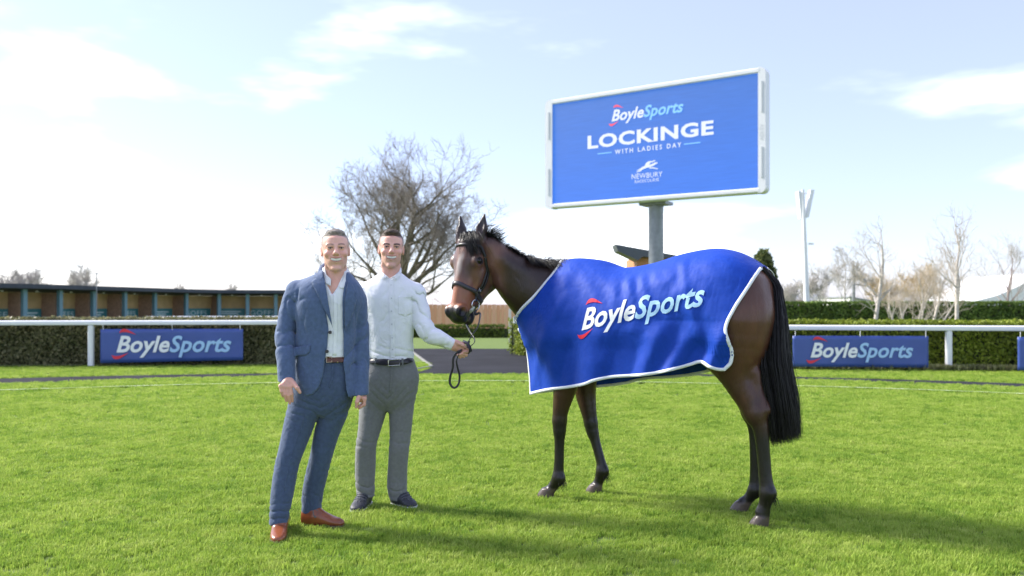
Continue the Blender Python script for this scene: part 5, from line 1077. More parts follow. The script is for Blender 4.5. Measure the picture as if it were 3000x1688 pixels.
def head(man, cx, cy_chin, scale, dd, jaw=1.0, cheek=1.0, tilt=0.0, yaw=0.0, longf=1.0, brow=(.05, .04, .035), hairc=(.1, .09, .08), style=0, lean=0.0):
    "head and neck in the man's coordinates: prims, colour function, frame"
    org = man.p(cx, cy_chin, dd); ct, st_ = math.cos(tilt), math.sin(tilt); cyw, syw = math.cos(yaw), math.sin(yaw)
    X = np.array([ct * cyw, syw, st_]); Z = np.array([-st_, lean, ct]); Z /= np.linalg.norm(Z); Y = np.cross(Z, X); Y /= np.linalg.norm(Y); X = np.cross(Y, Z); AX = np.array([X, Y, Z]); S = scale
    sc3 = np.array([S, S, S * longf])
    T = lambda c: org + (np.array(c) * sc3) @ AX
    q = []
    def E_(c, r, k=.012, op='+'): q.append(ell(T(c), np.array(r) * sc3, AX, k * S, op))
    def C_(a, b, ra, rb, k=.012, op='+'): q.append(rc(T(a), T(b), ra * S, rb * S, k * S, op))
    E_((0, .018, .158), (.0735, .094, .081), .02)
    q.append(loft([(z * S * longf, 0, y * S, rx * S, ry * S, pw) for z, y, rx, ry, pw in ((.000, -.048, .018 * jaw, .026, 2), (.012, -.046, .031 * jaw, .036, 2.1), (.030, -.036, .043 * jaw, .048, 2.1), (.055, -.026, .0545 * jaw, .060, 2.2), (.085, -.018, .0645 * cheek, .070, 2.2), (.12, -.010, .0705, .079, 2.3), (.16, -.004, .0715, .085, 2.3), (.195, .0, .064, .080, 2.2))], org=org, ax=AX, k=.02 * S, rnd=.008))
    for s in (1, -1):
        E_((.047 * s * jaw, .004, .052), (.012, .024, .024), .02); E_((.041 * s * cheek, -.067, .098), (.023, .021, .019), .014)
        E_((.031 * s, -.097, .131), (.023, .015, .0125), .014, '-'); E_((.031 * s, -.0775, .131), (.0165, .0125, .0125), .006)
        C_((.014 * s, -.088, .146), (.047 * s, -.076, .147), .0075, .006, .012)
        E_((.0755 * s, .014, .118), (.009, .019, .031), .008); E_((.083 * s, .006, .121), (.007, .011, .020), .006, '-')
        E_((.0135 * s, -.100, .0975), (.0085, .0095, .0080), .006)
    E_((0, -.079, .015), (.021, .014, .014), .02)
    C_((0, -.086, .142), (0, -.108, .103), .0085, .0110, .010); E_((0, -.1095, .1005), (.0130, .0105, .0100), .008)
    E_((0, -.079, .066), (.036, .016, .024), .02)
    for s in (1, -1): C_((.021 * s, -.101, .100), (.0455 * s, -.086, .064), .0034, .0044, .008, '-')
    # smiling mouth: lips round an upturned opening
    mz = .0645
    C_((-.035, -.0830, mz + .0115), (0, -.0975, mz + .0068), .0032, .0048, .005); C_((.035, -.0830, mz + .0115), (0, -.0975, mz + .0068), .0032, .0048, .005)
    C_((-.032, -.083, mz + .005), (0, -.0955, mz - .0122), .0035, .0060, .006); C_((.032, -.083, mz + .005), (0, -.0955, mz - .0122), .0035, .0060, .006)
    for dy in (-.006, 0, .006, .011):
        for s in (1, -1): C_((.0310 * s, -.084 + dy, mz + .0082), (.013 * s, -.0945 + dy, mz + .0003), .0022, .0070, .003, '-'); C_((.013 * s, -.0945 + dy, mz + .0005), (0, -.097 + dy, mz - .0008), .0070, .0078, .003, '-')
    # eye slits
    for s in (1, -1): E_((.031 * s, -.094, .1305), (.0135, .012, .0034), .0018, '-')
    # neck
    C_((0, .022, .055), (0, .036, -.05), .047, .049, .02); C_((0, .036, -.05), (0, .040, -.14), .050, .075, .03)
    for s in (1, -1): C_((.052 * s, .02, .02), (.02 * s, -.022, -.088), .010, .010, .02)
    def colf(V):
        h = ((V - org) @ AX.T) / sc3; x, y, z = h.T; nz = wnoise(V, 60, 3); n3 = wnoise(V, 160, 9)
        c = np.tile([.75, .425, .335], (len(V), 1)); mix = lambda c, col, w_: c * (1 - w_[:, None]) + np.asarray(col) * w_[:, None]
        fr = smoothstep(-.02, -.06, y)
        c = mix(c, (.76, .36, .29), fr * np.exp(-(((np.abs(x) - .04) / .022) ** 2 + ((z - .095) / .02) ** 2)) * .7); c = mix(c, (.68, .33, .26), fr * np.exp(-((x / .012) ** 2 + ((z - .105) / .010) ** 2)) * .3)
        c = mix(c, (.66, .28, .22), smoothstep(.072, .078, np.abs(x)) * smoothstep(.07, .09, z) * smoothstep(.16, .15, z) * .7)
        lip = np.exp(-((np.abs(z - mz - .0006 - (np.abs(x) / .031) ** 2 * .006) - .0098) / .0030) ** 2) * smoothstep(.036, .030, np.abs(x)) * smoothstep(-.080, -.086, y); c = mix(c, (.52, .19, .16), lip * .85)
        cav = smoothstep(-.091, -.086, y) * smoothstep(.0065, .004, np.abs(z - mz - .0005 - (np.abs(x) / .031) ** 2 * .0065)) * smoothstep(.030, .026, np.abs(x)) * (y < -.06); c = mix(c, (.05, .012, .01), cav * .8)
        stub = smoothstep(.085, .06, z) * smoothstep(-.02, .01, z) * smoothstep(.03, -.02, y); c = mix(c, (.38, .26, .22), stub * (.38 if style else .12) * (.8 + .2 * n3))
        # eyebrows, lash line, under-eye
        bz_ = .1495 + .004 * np.cos((np.abs(x) - .034) / .02 * 1.4) - (.004 if style else 0); bw = np.exp(-((z - bz_) / (.0050 if style else .0042)) ** 2) * smoothstep(.010, .015, np.abs(x)) * smoothstep(.054, .047, np.abs(x)) * fr; c = mix(c, brow, np.clip(bw * (1.25 if style else .85), 0, 1))
        lash = np.exp(-((z - .1345 + ((np.abs(x) - .031) / .03) ** 2 * .008) / .0026) ** 2) * smoothstep(.015, .018, np.abs(x)) * smoothstep(.047, .043, np.abs(x)) * fr; c = mix(c, (.05, .03, .025), lash)
        und = np.exp(-((z - .1265) / .003) ** 2) * smoothstep(.016, .02, np.abs(x)) * smoothstep(.046, .042, np.abs(x)) * fr; c = mix(c, (.48, .25, .20), und * .5)
        # cropped hair at the sides and back
        hl = .196 + .008 * np.cos(x / .05 * 2.2) + (.0 if style else .003)
        top = smoothstep(hl - .004, hl + .003, z + .35 * np.clip(y + .05, 0, 1) ) * smoothstep(-.10, -.05, y + (z - .16) * .4)
        sd = smoothstep(-.056, -.040, y - np.clip(z - .14, 0, .05) * .35) * smoothstep(.125, .145, z + np.clip(y, 0, .1) * .9) ; hm = np.clip(np.maximum(top, sd * (1 - smoothstep(.070, .073, np.abs(x)) * smoothstep(.15, .14, z) * (y < .035))), 0, 1)
        c = mix(c, np.array(hairc), hm * (.72 + .12 * n3)); return np.clip(c * (1 + .05 * nz[:, None]), .01, 1)
    return q, colf, T, AX, S
def finish_head(man, hd, T, AX, S, colf, hands, core, skin, style, hairc, hprims, h=0.0026):
    vs, qs, cs = [], [], []; n = 0
    V, Q = mesh_sdf(hd, h); vs.append(V); qs.append(Q); cs.append(colf(V)); n += len(V)
    for hp_ in hands:
        V, Q = mesh_sdf(hp_, .0031); c = np.tile([.68, .37, .285], (len(V), 1)) * (1 + .08 * wnoise(V, 50, 2)[:, None]) * np.array([1, 1, 1]) ; g = wnoise(V, 90, 12); c[:, 0] *= 1 + .05 * g
        vs.append(V); qs.append(Q + n); cs.append(c); n += len(V)
    V, Q = mesh_sdf(core, .012); vs.append(V); qs.append(Q + n); cs.append(np.tile([.75, .425, .335], (len(V), 1)))
    o = obj('body', npmesh('body', np.vstack(vs), np.vstack(qs), skin, smooth=True, cols=np.vstack(cs)), man.root)
    # eyes and teeth
    M_ball = mat('eye_white', (.50, .45, .42), .25); M_iris = mat('iris_dark', (.035, .028, .024), .15); M_teeth = mat('teeth', (.88, .84, .76), .3)
    for s in (1, -1):
        for nm, rr, off, m in (('eyeball', .0109, 0, M_ball), ('iris', .0078, -.0036, M_iris)):
            bm = bmesh.new(); bmesh.ops.create_uvsphere(bm, u_segments=14, v_segments=10, radius=rr * S); me = bpy.data.meshes.new(nm); bm.to_mesh(me); bm.free(); me.materials.append(m); me.polygons.foreach_set('use_smooth', [True] * len(me.polygons)); obj(nm, me, man.root, T((.031 * s, -.0785 + off, .1305)))
    mz = .0645
    for k in range(10):                                              # upper teeth, one by one
        x = (k - 4.5) * .0058; y = -.0938 + 8.5 * x * x; z = mz + .0004 + 6.5 * x * x; w_ = .0056; ang = math.atan(8 * x); a_ = np.array([math.cos(ang), math.sin(ang), 0]); b_ = np.array([-math.sin(ang), math.cos(ang), 0])
        MB().box(T((x, y, z)), (w_ * S, .004 * S, .0130 * S), [a_ @ AX, b_ @ AX, AX[2]], .0012 * S).build('tooth', M_teeth, man.root)
    # hair: a shell that follows the skull, broken into short locks
    V, Q = mesh_sdf(hprims, .0028); nz = wnoise(V, 140, 4); cc = np.tile(hairc, (len(V), 1)) * (1 + .5 * nz[:, None]); M_h = mat('hair_' + str(style), hairc, .55, attr='Col', bump=(420, .8, .004), spec=.3)
    ho = obj('hair', npmesh('hair', V, Q, M_h, smooth=True, cols=np.clip(cc, .005, 1)), man.root)
    rng = np.random.default_rng(30 + style); h_ = ((V - T((0, 0, 0))) @ AX.T) / S; ok = np.where((h_[:, 2] > .19) | (h_[:, 1] > .0))[0]; idx = rng.choice(ok, 1600); nn = grad(hprims, V[idx]); fw = np.array([0, -.55, .5]) @ AX if style == 0 else np.array([.1, -.35, .7]) @ AX
    L_ = rng.uniform(.003, .008, 1600)[:, None] * np.where(h_[idx, 2] > .2, 1.0, .45)[:, None]; d = nn * .6 + fw * .7 + rng.normal(0, .3, (1600, 3)); ctrl = np.stack([d * 0, d * L_ * .6, d * L_ + (fw * .3) * L_], 1); Vh, Fh = strands(V[idx] - nn * .002, ctrl, rng.uniform(.0005, .0009, 1600), rng, 4)
    obj('hair_tips', npmesh('hair_tips', Vh, Fh, mat('hair_strand_' + str(style), tuple(min(1, c * 1.3) for c in hairc), .5)), ho)
def hair_prims(T, AX, S, style):
    g = []
    E_ = lambda c, r, k=.01, op='+': g.append(ell(T(c), np.array(r) * S, AX, k * S, op))
    lift = .003 if style == 0 else .004
    E_((0, .020, .156 + lift), (.0785, .098, .083 + lift * .8), .02)
    if style == 0: E_((0, -.02, .222), (.046, .045, .017), .02)
    else: E_((0, -.035, .224), (.046, .045, .022), .02)
    # cut away the face, the temples and everything below the ears
    E_((0, -.110, .118), (.082, .080, .0985 if style == 0 else .094), .016, '-')
    for s in (1, -1): E_((.070 * s, -.070, .190), (.030, .030, .030), .010, '-'); E_((.082 * s, -.004, .110), (.03, .034, .038), .008, '-')
    g.append(half(np.array([0, -.45, -1.0]) @ AX, T((0, .02, .120)), (-2, -2, -1), (2, 2, 3), .006, '-'))
    g.append(folds(lambda p: .0016 * wnoise(p, 150, 6)))
    return g
M_SKIN = mat('skin', (.5, .3, .2), .45, attr='Col', sss=.12, spec=.4, bump=(300, .06, .002))
def sleeve_folds(a, b, amp, seed, freq=34):
    a, b = np.asarray(a, float), np.asarray(b, float); ax = b - a; L_ = np.linalg.norm(ax); ax = ax / L_
    def f(p):
        t = (p - a) @ ax / L_; r = np.linalg.norm(p - a - np.outer(t * L_, ax), axis=1); n = wnoise(p, 9, seed); w_ = smoothstep(-.05, .1, t) * smoothstep(1.05, .9, t) * smoothstep(.14, .09, r)
        ph = t * L_ * freq * 6.28 / 12 + 1.8 * n + 5 * wnoise(p, 4, seed + 1); return amp * 1.3 * w_ * ((1 - np.abs(np.sin(ph))) ** 2.2 - .25) * (.7 + .6 * n)
    return f
# ---- man in the blue suit
def man_suit():
    m = Man('smiling man in blue suit, open white shirt and tan boots', 905, 4.85); p = m.p
    M_suit = mat('suit_linen', (.092, .138, .250), .82, noise=(55, .2), bump=(240, .35, .003), sheen=.25, spec=.2, weave=(11, .38, .02, 1.4)); M_trou = mat('suit_trouser', (.070, .102, .180), .82, noise=(55, .2), bump=(240, .35, .003), sheen=.2, spec=.2, weave=(11, .38, .02, 1.4))
    M_shirt = mat('shirt_white', (.82, .84, .87), .75, noise=(12, .05), bump=(150, .1, .004), weave=(14, .4, .015, 1.5)); M_boot = mat('boot_leather', (.30, .085, .032), .28, noise=(9, .35), spec=.5, coat=.25, bump=(40, .06)); M_sole = mat('boot_sole', (.13, .09, .07), .8); M_el = mat('boot_elastic', (.13, .12, .11), .9, bump=(200, .3)); M_belt = mat('belt_brown', (.13, .045, .020), .4, noise=(60, .4), bump=(90, .3)); M_br = mat('buckle_brass', (.60, .48, .28), .3, metal=1.0); M_btn = mat('button_dark', (.035, .03, .035), .4)
    k = lambda y: EYE + (HZ - y) * m.d / F
    X = lambda x: (x - 1500) / F * m.d - m.base[0]
    # torso form shared by shirt (inset) and jacket
    def torso(inset, y0=1170, top=True):
        ks = [(1165, 956, .186, .130), (1100, 954, .180, .128), (1050, 954, .172, .126), (1000, 954, .168, .124), (950, 956, .172, .126), (905, 958, .184, .128), (865, 961, .190, .122), (835, 966, .168, .104), (815, 974, .122, .085), (795, 982, .078, .068)]
        return loft([(k(y), X(x), 0.02, rx - inset, ry - inset, 2.4) for y, x, rx, ry in ks if y <= y0], k=.03, rnd=.02)
    rs, ls = (872, 850, .02, .056), (1040, 882, .05, .056)
    rarm = [(868, 852, .02, .057), (848, 918, .0, .056), (835, 985, -.03, .055), (838, 1060, -.09, .051), (840, 1116, -.12, .0495)]
    larm = [(1042, 882, .05, .060), (1053, 950, .06, .055), (1056, 1010, .05, .051), (1057, 1090, .01, .0465), (1057, 1154, -.02, .0445)]
    def w3(t): return p(*t[:3])
    fr_, fl_ = sleeve_folds(w3(rarm[0]), w3(rarm[3]), .0115, 3), sleeve_folds(w3(larm[0]), w3(larm[3]), .0095, 5)
    jk = [torso(0), rc(p(968, 822, .03), w3(rs), .050, .054, .05), rc(p(985, 826, .03), w3(ls), .052, .056, .05)]
    jk += m.ch(rarm, .012) + m.ch(larm, .012)
    jk += m.ch([(940, 812, -.04, .012), (941, 790, .02, .016), (955, 778, .09, .018), (985, 778, .115, .018), (1012, 792, .09, .018), (1021, 818, .02, .014), (1020, 836, -.04, .010)], .012)
    opening = [(943, 770), (948, 800), (958, 870), (974, 962), (972, 985), (968, 1020), (962, 1060), (955, 1100), (945, 1130), (928, 1149), (905, 1156), (860, 1158), (850, 1220), (1040, 1220), (1031, 1172), (1023, 1140), (1015, 1068), (1011, 950), (1012, 880), (1018, 826), (1015, 770)]
    jk.append(m.carve(opening, .02))
    # hem at the sides, split between body and left sleeve, cuffs
    jk.append(m.carve([(780, 1160), (780, 1300), (1032, 1300), (1032, 1160)], .6)); jk.append(half((-.12, 0, -1), p(840, 1121, -.12), np.array([X(780), -.5, k(1300)]), np.array([X(880), .3, k(1108)]))); jk.append(half((.05, 0, -1), p(1057, 1158, -.02), np.array([X(1034), -.4, k(1300)]), np.array([X(1120), .5, k(1145)])))
    jk.append(folds(lambda q: fr_(q) + fl_(q) + .0022 * wnoise(q, 11, 21) + .0012 * wnoise(q * (1, 1, .7), 30, 22)))
    core_t = torso(.035)
    m.mesh('jacket', jk, .0048, M_suit)
    jsurf = [torso(0), *m.ch(rarm, .03), rc(p(968, 822, .03), w3(rs), .050, .054, .05), rc(p(985, 826, .03), w3(ls), .052, .056, .05)]
    # lapels, pockets, buttons
    m.decal('lapel', [(945, 784), (930, 787), (914, 803), (925, 817), (913, 829), (935, 872), (972, 952), (975, 962), (960, 872), (950, 812)], jsurf, M_suit, .005, thick=.007)
    m.decal('lapel', [(1019, 824), (1031, 834), (1041, 853), (1035, 866), (1043, 878), (1034, 915), (1013, 968), (1009, 950), (1010, 880)], jsurf, M_suit, .005, thick=.007)
    m.decal('pocket_flap', [(861, 1018), (909, 1012), (908, 1030), (896, 1041), (861, 1044)], jsurf, M_suit, .003, thick=.005)
    for x, y in ((967, 974), (958, 1030)):
        q = m.ray([(x, y)], jsurf, .004)[0]; MB().tube([q + (0, .004, 0), q + (0, -.004, 0)], .0095, 12).build('button', M_btn, m.root)
    # shirt: body, open neck, collar wings, placket
    sh = [torso(.016, 1075), rc(p(962, 832, .03), p(905, 850, .03), .046, .04, .04), rc(p(985, 834, .03), p(1020, 860, .04), .044, .04, .04)]
    sh += [rc(p(983, 830, .02), p(985, 795, .035), .078, .070, .02)]
    sh.append(m.carve([(951, 760), (954, 796), (966, 838), (981, 868), (996, 842), (1009, 806), (1011, 760)], .012)); sh.append(half((0, .25, 1), p(985, 786, .03), (-2, -2, k(806)), (2, 2, 3), .004))
    sh.append(folds(lambda q: .0035 * wnoise(q * (1.6, 1, .5), 14, 31) + .0016 * wnoise(q, 34, 32)))
    m.mesh('shirt', sh, .0048, M_shirt)
    ss = sh[:-1]
    m.decal('shirt_collar', [(944, 782), (951, 778), (957, 806), (970, 818), (969, 838), (953, 830), (948, 815)], sh[:4], M_shirt, .006, 5, .004); m.decal('shirt_collar', [(1019, 818), (1011, 800), (1006, 818), (994, 842), (1003, 846), (1014, 838)], sh[:4], M_shirt, .006, 5, .004)
    m.decal('placket', [(976, 862), (987, 866), (989, 950), (986, 1042), (974, 1042), (978, 950)], sh[:4], M_shirt, .001, 8, .003)
    for y in (905, 942, 980, 1016):
        q = m.ray([(982, y)], sh[:4], .004)[0]; MB().tube([q + (0, .003, 0), q + (0, -.002, 0)], .0045, 10).build('button', M_shirt, m.root)
    # trousers
    rleg = [(912, 1120, .02, .102), (892, 1190, .0, .092), (869, 1265, -.02, .081), (850, 1330, -.05, .069), (840, 1368, -.06, .067), (828, 1438, -.08, .063), (820, 1490, -.10, .054), (816, 1530, -.11, .050)]
    lleg = [(985, 1120, .03, .096), (987, 1180, .03, .080), (958, 1265, .05, .072), (942, 1331, .06, .064), (928, 1389, .08, .063), (916, 1447, .10, .060), (912, 1494, .11, .057)]
    hips = loft([(k(y), X(x), .02, rx, ry, 2.3) for y, x, rx, ry in ((1215, 944, .075, .070), (1190, 945, .125, .095), (1155, 948, .158, .112), (1120, 950, .162, .116), (1085, 954, .158, .115), (1048, 956, .150, .108))], k=.045, rnd=.01); tr = m.ch(rleg, .012) + m.ch(lleg, .012) + [hips]
    tr.append(half((.05, .2, -1), p(816, 1534, -.11), np.array([X(740), -.5, -.3]), np.array([X(868), .3, k(1500)]))); tr.append(half((-.02, .1, -1), p(912, 1499, .11), np.array([X(868), -.2, -.3]), np.array([X(1010), .6, k(1470)])))
    def tf(q):
        z = q[:, 2]; zk = np.where(q[:, 0] < X(905) - (z - .6) * -.25, k(1352), k(1368)); n = wnoise(q, 8, 41)
        knee = np.exp(-((z - zk) / .075) ** 2); hem_ = np.exp(-((z - k(1490)) / .075) ** 2); crotch = np.exp(-((z - k(1200)) / .09) ** 2)
        ph = z * 55 + q[:, 0] * 18 + q[:, 1] * 8 + 3.2 * n; p2 = z * 60 - np.abs(q[:, 0] - X(945)) * 45 + 2 * n; cr = lambda x: (1 - np.abs(np.sin(x))) ** 2.4 - .2
        return .0115 * (knee + .8 * hem_) * cr(ph) * (.6 + .6 * wnoise(q, 5, 77)) + .0055 * crotch * cr(p2) + .0018 * wnoise(q * (1, 1, .5), 16, 42)
    tr.append(folds(tf)); m.mesh('trousers', tr, .005, M_trou)
    m.decal('fly', [(972, 1066), (978, 1066), (976, 1112), (966, 1136), (963, 1134), (971, 1110)], [hips], M_trou, .001, 8, .003)
    for nm, a, rr in (('crease', [(893, 1200), (886, 1240), (868, 1290), (852, 1345)], .0035), ('crease', [(846, 1370), (834, 1430), (826, 1480), (820, 1528)], .0035)):
        q = m.ray([tuple(c) for c in catmull(a, 14)], tr, .0); MB().tube(list(q), .003, 5).build(nm, M_trou, m.root, smooth=True)
    # belt
    bp = [(960, 1042), (1014, 1040), (1014, 1061), (958, 1063)]; m.decal('belt', bp, [hips], M_belt, .006, 6, .005); q = m.ray([(957, 1046), (972, 1045), (972, 1061), (957, 1062)], [hips], .014); MB().tube([q[0], q[1], q[2], q[3], q[0]], .0026, 6).build('buckle', M_br, m.root); q = m.ray([(989, 1042), (989, 1062)], [hips], .014); MB().tube(list(q), .004, 6).build('belt_loop', M_br, m.root)
    # boots
    def boot(heel, toe, ank):
        h0, t0 = G(*heel) - m.base, G(*toe) - m.base; a = t0 - h0; L_ = np.linalg.norm(a[:2]); a = a / L_; sx = np.array([-a[1], a[0], 0]); AXb = [sx, [0, 0, 1], a]
        ks = [(0, .050, .030, .046), (.12, .055, .037, .055), (.33, .056, .039, .056), (.52, .046, .041, .044), (.72, .036, .0445, .030), (.88, .030, .040, .023), (.97, .026, .026, .016), (1.0, .024, .012, .010)]
        pr = [loft([(t * L_, 0, c, rx, ry, 2.2) for t, c, rx, ry in ks], org=h0, ax=AXb, k=.02, rnd=.006), rc(h0 + a * .075 + (0, 0, .06), ank, .046, .043, .03), half((0, 0, -1), (0, 0, .014), (-2, -2, -1), (2, 2, .1), .003)]
        b = m.mesh('boot', pr, .0042, M_boot)
        ol = [(-.010, .026), (.12, .037), (.35, .036), (.62, .044), (.78, .047), (.92, .040), (1.01, .018), (1.03, 0)]
        pts = [h0 + a * t * L_ + sx * w_ for t, w_ in ol] + [h0 + a * t * L_ - sx * w_ for t, w_ in ol[::-1][1:]]; MB().prism([q * (1, 1, 0) + (0, 0, .001) for q in pts], (0, 0, .017)).build('sole', M_sole, b)
        for s in (1, -1):
            c = h0 + a * .095; V = [c + a * x + sx * s * .0 + np.array([0, 0, z]) for x, z in ((-.022, .125), (.026, .125), (.016, .085), (.006, .062), (-.004, .062), (-.014, .085))]; V, nn = project(pr[:2], [v + sx * s * .042 for v in V], .0018); MB().add(V, [tuple(range(6))]).build('elastic_gusset', M_el, b)
    boot((826, 1541), (813, 1597), p(818, 1525, -.11)); boot((886, 1541), (1008, 1546), p(912, 1490, .11))
    # hands
    Hd = -.175
    rh = [rc(p(841, 1100, -.12), p(842, 1122, -.15), .030, .026, .02)]
    for kx, ky, pts in ((850, 1133, [(855, 1155), (857, 1176)]), (840, 1133, [(845, 1159), (849, 1182)]), (830, 1132, [(834, 1156), (839, 1175)]), (822, 1131, [(825, 1147), (829, 1161)])):
        z0 = Hd + (kx - 840) * .0004; rh += [rc(p(842, 1118, -.15), p(kx, ky, z0), .017, .0115, .012), rc(p(kx, ky, z0), p(*pts[0], z0 - .004), .0105, .0092, .005), rc(p(*pts[0], z0 - .004), p(*pts[1], z0 + .012), .0092, .0072, .004)]
    rh += [rc(p(854, 1116, -.15), p(871, 1137, Hd - .005), .015, .0112, .012), rc(p(871, 1137, Hd - .005), p(879, 1150, Hd), .0110, .0085, .005)]
    lh = [rc(p(1057, 1146, -.01), p(1059, 1166, -.02), .028, .026, .02)]
    for i, (kx, ky) in enumerate(((1068, 1168), (1068, 1168), (1067, 1167), (1065, 1166))):
        z0 = -.045 + .024 * i; lh += [rc(p(1060, 1160, -.02), p(kx, ky, z0), .017, .011, .012), rc(p(kx, ky, z0), p(kx - 1, 1186 - i, z0), .0105, .0092, .005), rc(p(kx - 1, 1186 - i, z0), p(1052, 1196 - i * 2, z0), .0092, .0075, .004)]
    lh += [rc(p(1053, 1158, -.05), p(1046, 1178, -.07), .014, .0108, .012), rc(p(1046, 1178, -.07), p(1044, 1193, -.065), .0105, .0085, .005)]
    core = [core_t] + [rc(a_.__class__ and p(*q[:3]), p(*w_[:3]), max(q[3] - .026, .02), max(w_[3] - .026, .02), .03) for ch_ in (rarm[:-1], larm[:-1], rleg[1:], lleg[1:]) for a_, q, w_ in ((0, x_, y_) for x_, y_ in zip(ch_[:-1], ch_[1:]))]
    hc = (.25, .215, .185)
    hd, colf, T, AX, S = head(m, 984, 797, .992, -.02, jaw=1.06, cheek=1.03, tilt=.02, yaw=.23, brow=(.075, .052, .042), hairc=hc, style=0)
    hd.append(rc(p(985, 812, .03), p(982, 850, .01), .050, .075, .02))
    finish_head(m, hd, T, AX, S, colf, [rh, lh], core, M_SKIN, 0, hc, hair_prims(T, AX, S, 0)); kids_local_none = None
man_suit()

# ---- man in the white shirt
def man_shirt():
    m = Man('smiling man in white shirt and grey trousers holding the rein', 1130, 5.40); p = m.p
    M_sh = mat('shirt_oxford', (.82, .84, .87), .8, noise=(12, .05), bump=(150, .1, .004), weave=(10, .45, .02, 1.5)); M_tr = mat('chino_grey', (.185, .190, .195), .8, noise=(60, .15), bump=(200, .25, .003), sheen=.1, weave=(10, .35, .02, 1.4)); M_belt = mat('belt_black', (.018, .016, .022), .35, bump=(90, .15)); M_st = mat('buckle_steel', (.60, .60, .58), .25, metal=1.0)
    M_up = mat('trainer_upper', (.035, .038, .050), .55, noise=(40, .4), bump=(60, .4, .006)); M_so = mat('trainer_sole', (.68, .70, .68), .6); M_lace = mat('trainer_lace', (.10, .11, .13), .8); M_btn = mat('shirt_button', (.55, .57, .60), .4)
    k = lambda y: EYE + (HZ - y) * m.d / F
    X = lambda x: (x - 1500) / F * m.d - m.base[0]
    def torso(inset=0.0, y0=1080):
        ks = [(1075, 1146, .138, .112), (1040, 1146, .140, .114), (1000, 1145, .140, .116), (950, 1144, .146, .118), (910, 1143, .158, .120), (870, 1142, .172, .116), (840, 1141, .150, .100), (822, 1142, .108, .085), (800, 1143, .072, .068)]
        return loft([(k(y), X(x), .02, rx - inset, ry - inset, 2.4) for y, x, rx, ry in ks if y <= y0], k=.03, rnd=.02)
    larm = [(1218, 858, .02, .062), (1230, 905, .0, .060), (1240, 950, -.03, .060), (1256, 978, -.05, .056), (1290, 993, -.06, .050), (1316, 1006, -.06, .041), (1328, 1011, -.06, .038)]
    rarm = [(1066, 858, .02, .062), (1052, 910, .03, .060), (1046, 980, .03, .052), (1050, 1060, .02, .044), (1054, 1110, .01, .040)]
    w3 = lambda t: p(*t[:3])
    f1, f2, f3 = sleeve_folds(w3(larm[0]), w3(larm[3]), .014, 61, 26), sleeve_folds(w3(larm[2]), w3(larm[-1]), .013, 63, 30), sleeve_folds(w3(rarm[0]), w3(rarm[3]), .005, 65)
    base = [torso(), rc(p(1135, 828, .02), p(1070, 853, .02), .05, .058, .05), rc(p(1150, 828, .02), p(1214, 853, .02), .05, .058, .05)] + m.ch(larm, .014) + m.ch(rarm, .014) + [rc(p(1143, 828, .02), p(1143, 796, .03), .070, .066, .02)]
    sh = base + [m.carve([(1112, 760), (1118, 796), (1128, 808), (1144, 816), (1160, 806), (1170, 796), (1174, 760)], .02), half((0, .3, 1), p(1143, 790, .02), (-2, -2, k(806)), (2, 2, 3), .004), half(np.array([1, 0, -.5]), p(1329, 1012, -.06), np.array([X(1320), -.5, k(1060)]), np.array([X(1400), .4, k(985)]))]
    def sf(q):
        z = q[:, 2]; n = wnoise(q, 7, 51); wl = np.exp(-((z - k(1035)) / .05) ** 2) * (np.abs(q[:, 0] - X(1146)) < .16)
        return f1(q) + f2(q) + f3(q) + .008 * wl * ((1 - np.abs(np.sin(z * 55 + 2 * n + (q[:, 0] - X(1146)) * 16))) ** 2.4 - .2) + .006 * smoothstep(.25, .5, n) * ((1 - np.abs(np.sin(z * 22 - (q[:, 0] - X(1146)) * 34 + 2 * n))) ** 3 - .1) + .0022 * wnoise(q * (1, 1, .6), 10, 52) + .0016 * wnoise(q, 28, 53)
    m.mesh('shirt', sh + [folds(sf)], .0048, M_sh)
    fb = base + [folds(sf)]
    m.decal('shirt_collar', [(1113, 784), (1104, 790), (1110, 806), (1127, 821), (1133, 812), (1143, 817), (1130, 806), (1119, 796)], fb, M_sh, .005, 4, .005); m.decal('shirt_collar', [(1172, 784), (1176, 792), (1172, 808), (1159, 824), (1154, 812), (1144, 817), (1158, 806), (1168, 796)], fb, M_sh, .005, 4, .005)
    m.decal('placket', [(1138, 818), (1152, 818), (1155, 900), (1156, 980), (1157, 1048), (1143, 1048), (1142, 980), (1140, 900)], fb, M_sh, .001, 8, .003)
    m.decal('chest_pocket', [(1166, 868), (1208, 866), (1208, 918), (1187, 928), (1166, 920)], fb, M_sh, .0002, 8, .0012)
    for x, y in ((1146, 836), (1147, 874), (1147, 912), (1148, 950), (1149, 990), (1150, 1024), (1126, 815), (1160, 818)):
        q = m.ray([(x, y)], fb, .009 if y < 830 and x != 1146 else .005)[0]; MB().tube([q + (0, .003, 0), q + (0, -.002, 0)], .0046, 10).build('button', M_btn, m.root)
    # trousers
    rleg = [(1105, 1110, .02, .100), (1094, 1190, .02, .088), (1081, 1262, .0, .070), (1072, 1304, -.01, .064), (1070, 1351, .0, .064), (1069, 1410, .01, .061), (1071, 1447, .01, .056)]
    lleg = [(1180, 1110, .02, .098), (1176, 1190, .02, .080), (1173, 1268, .01, .067), (1169, 1318, .0, .062), (1165, 1380, .02, .061), (1164, 1428, .03, .062), (1166, 1458, .03, .053)]
    hips = loft([(k(y), X(x), .02, rx, ry, 2.3) for y, x, rx, ry in ((1200, 1140, .060, .060), (1180, 1141, .115, .090), (1150, 1143, .150, .108), (1120, 1144, .160, .114), (1085, 1145, .154, .114), (1052, 1146, .142, .114))], k=.045, rnd=.008); tr = m.ch(rleg, .012) + m.ch(lleg, .012) + [hips]
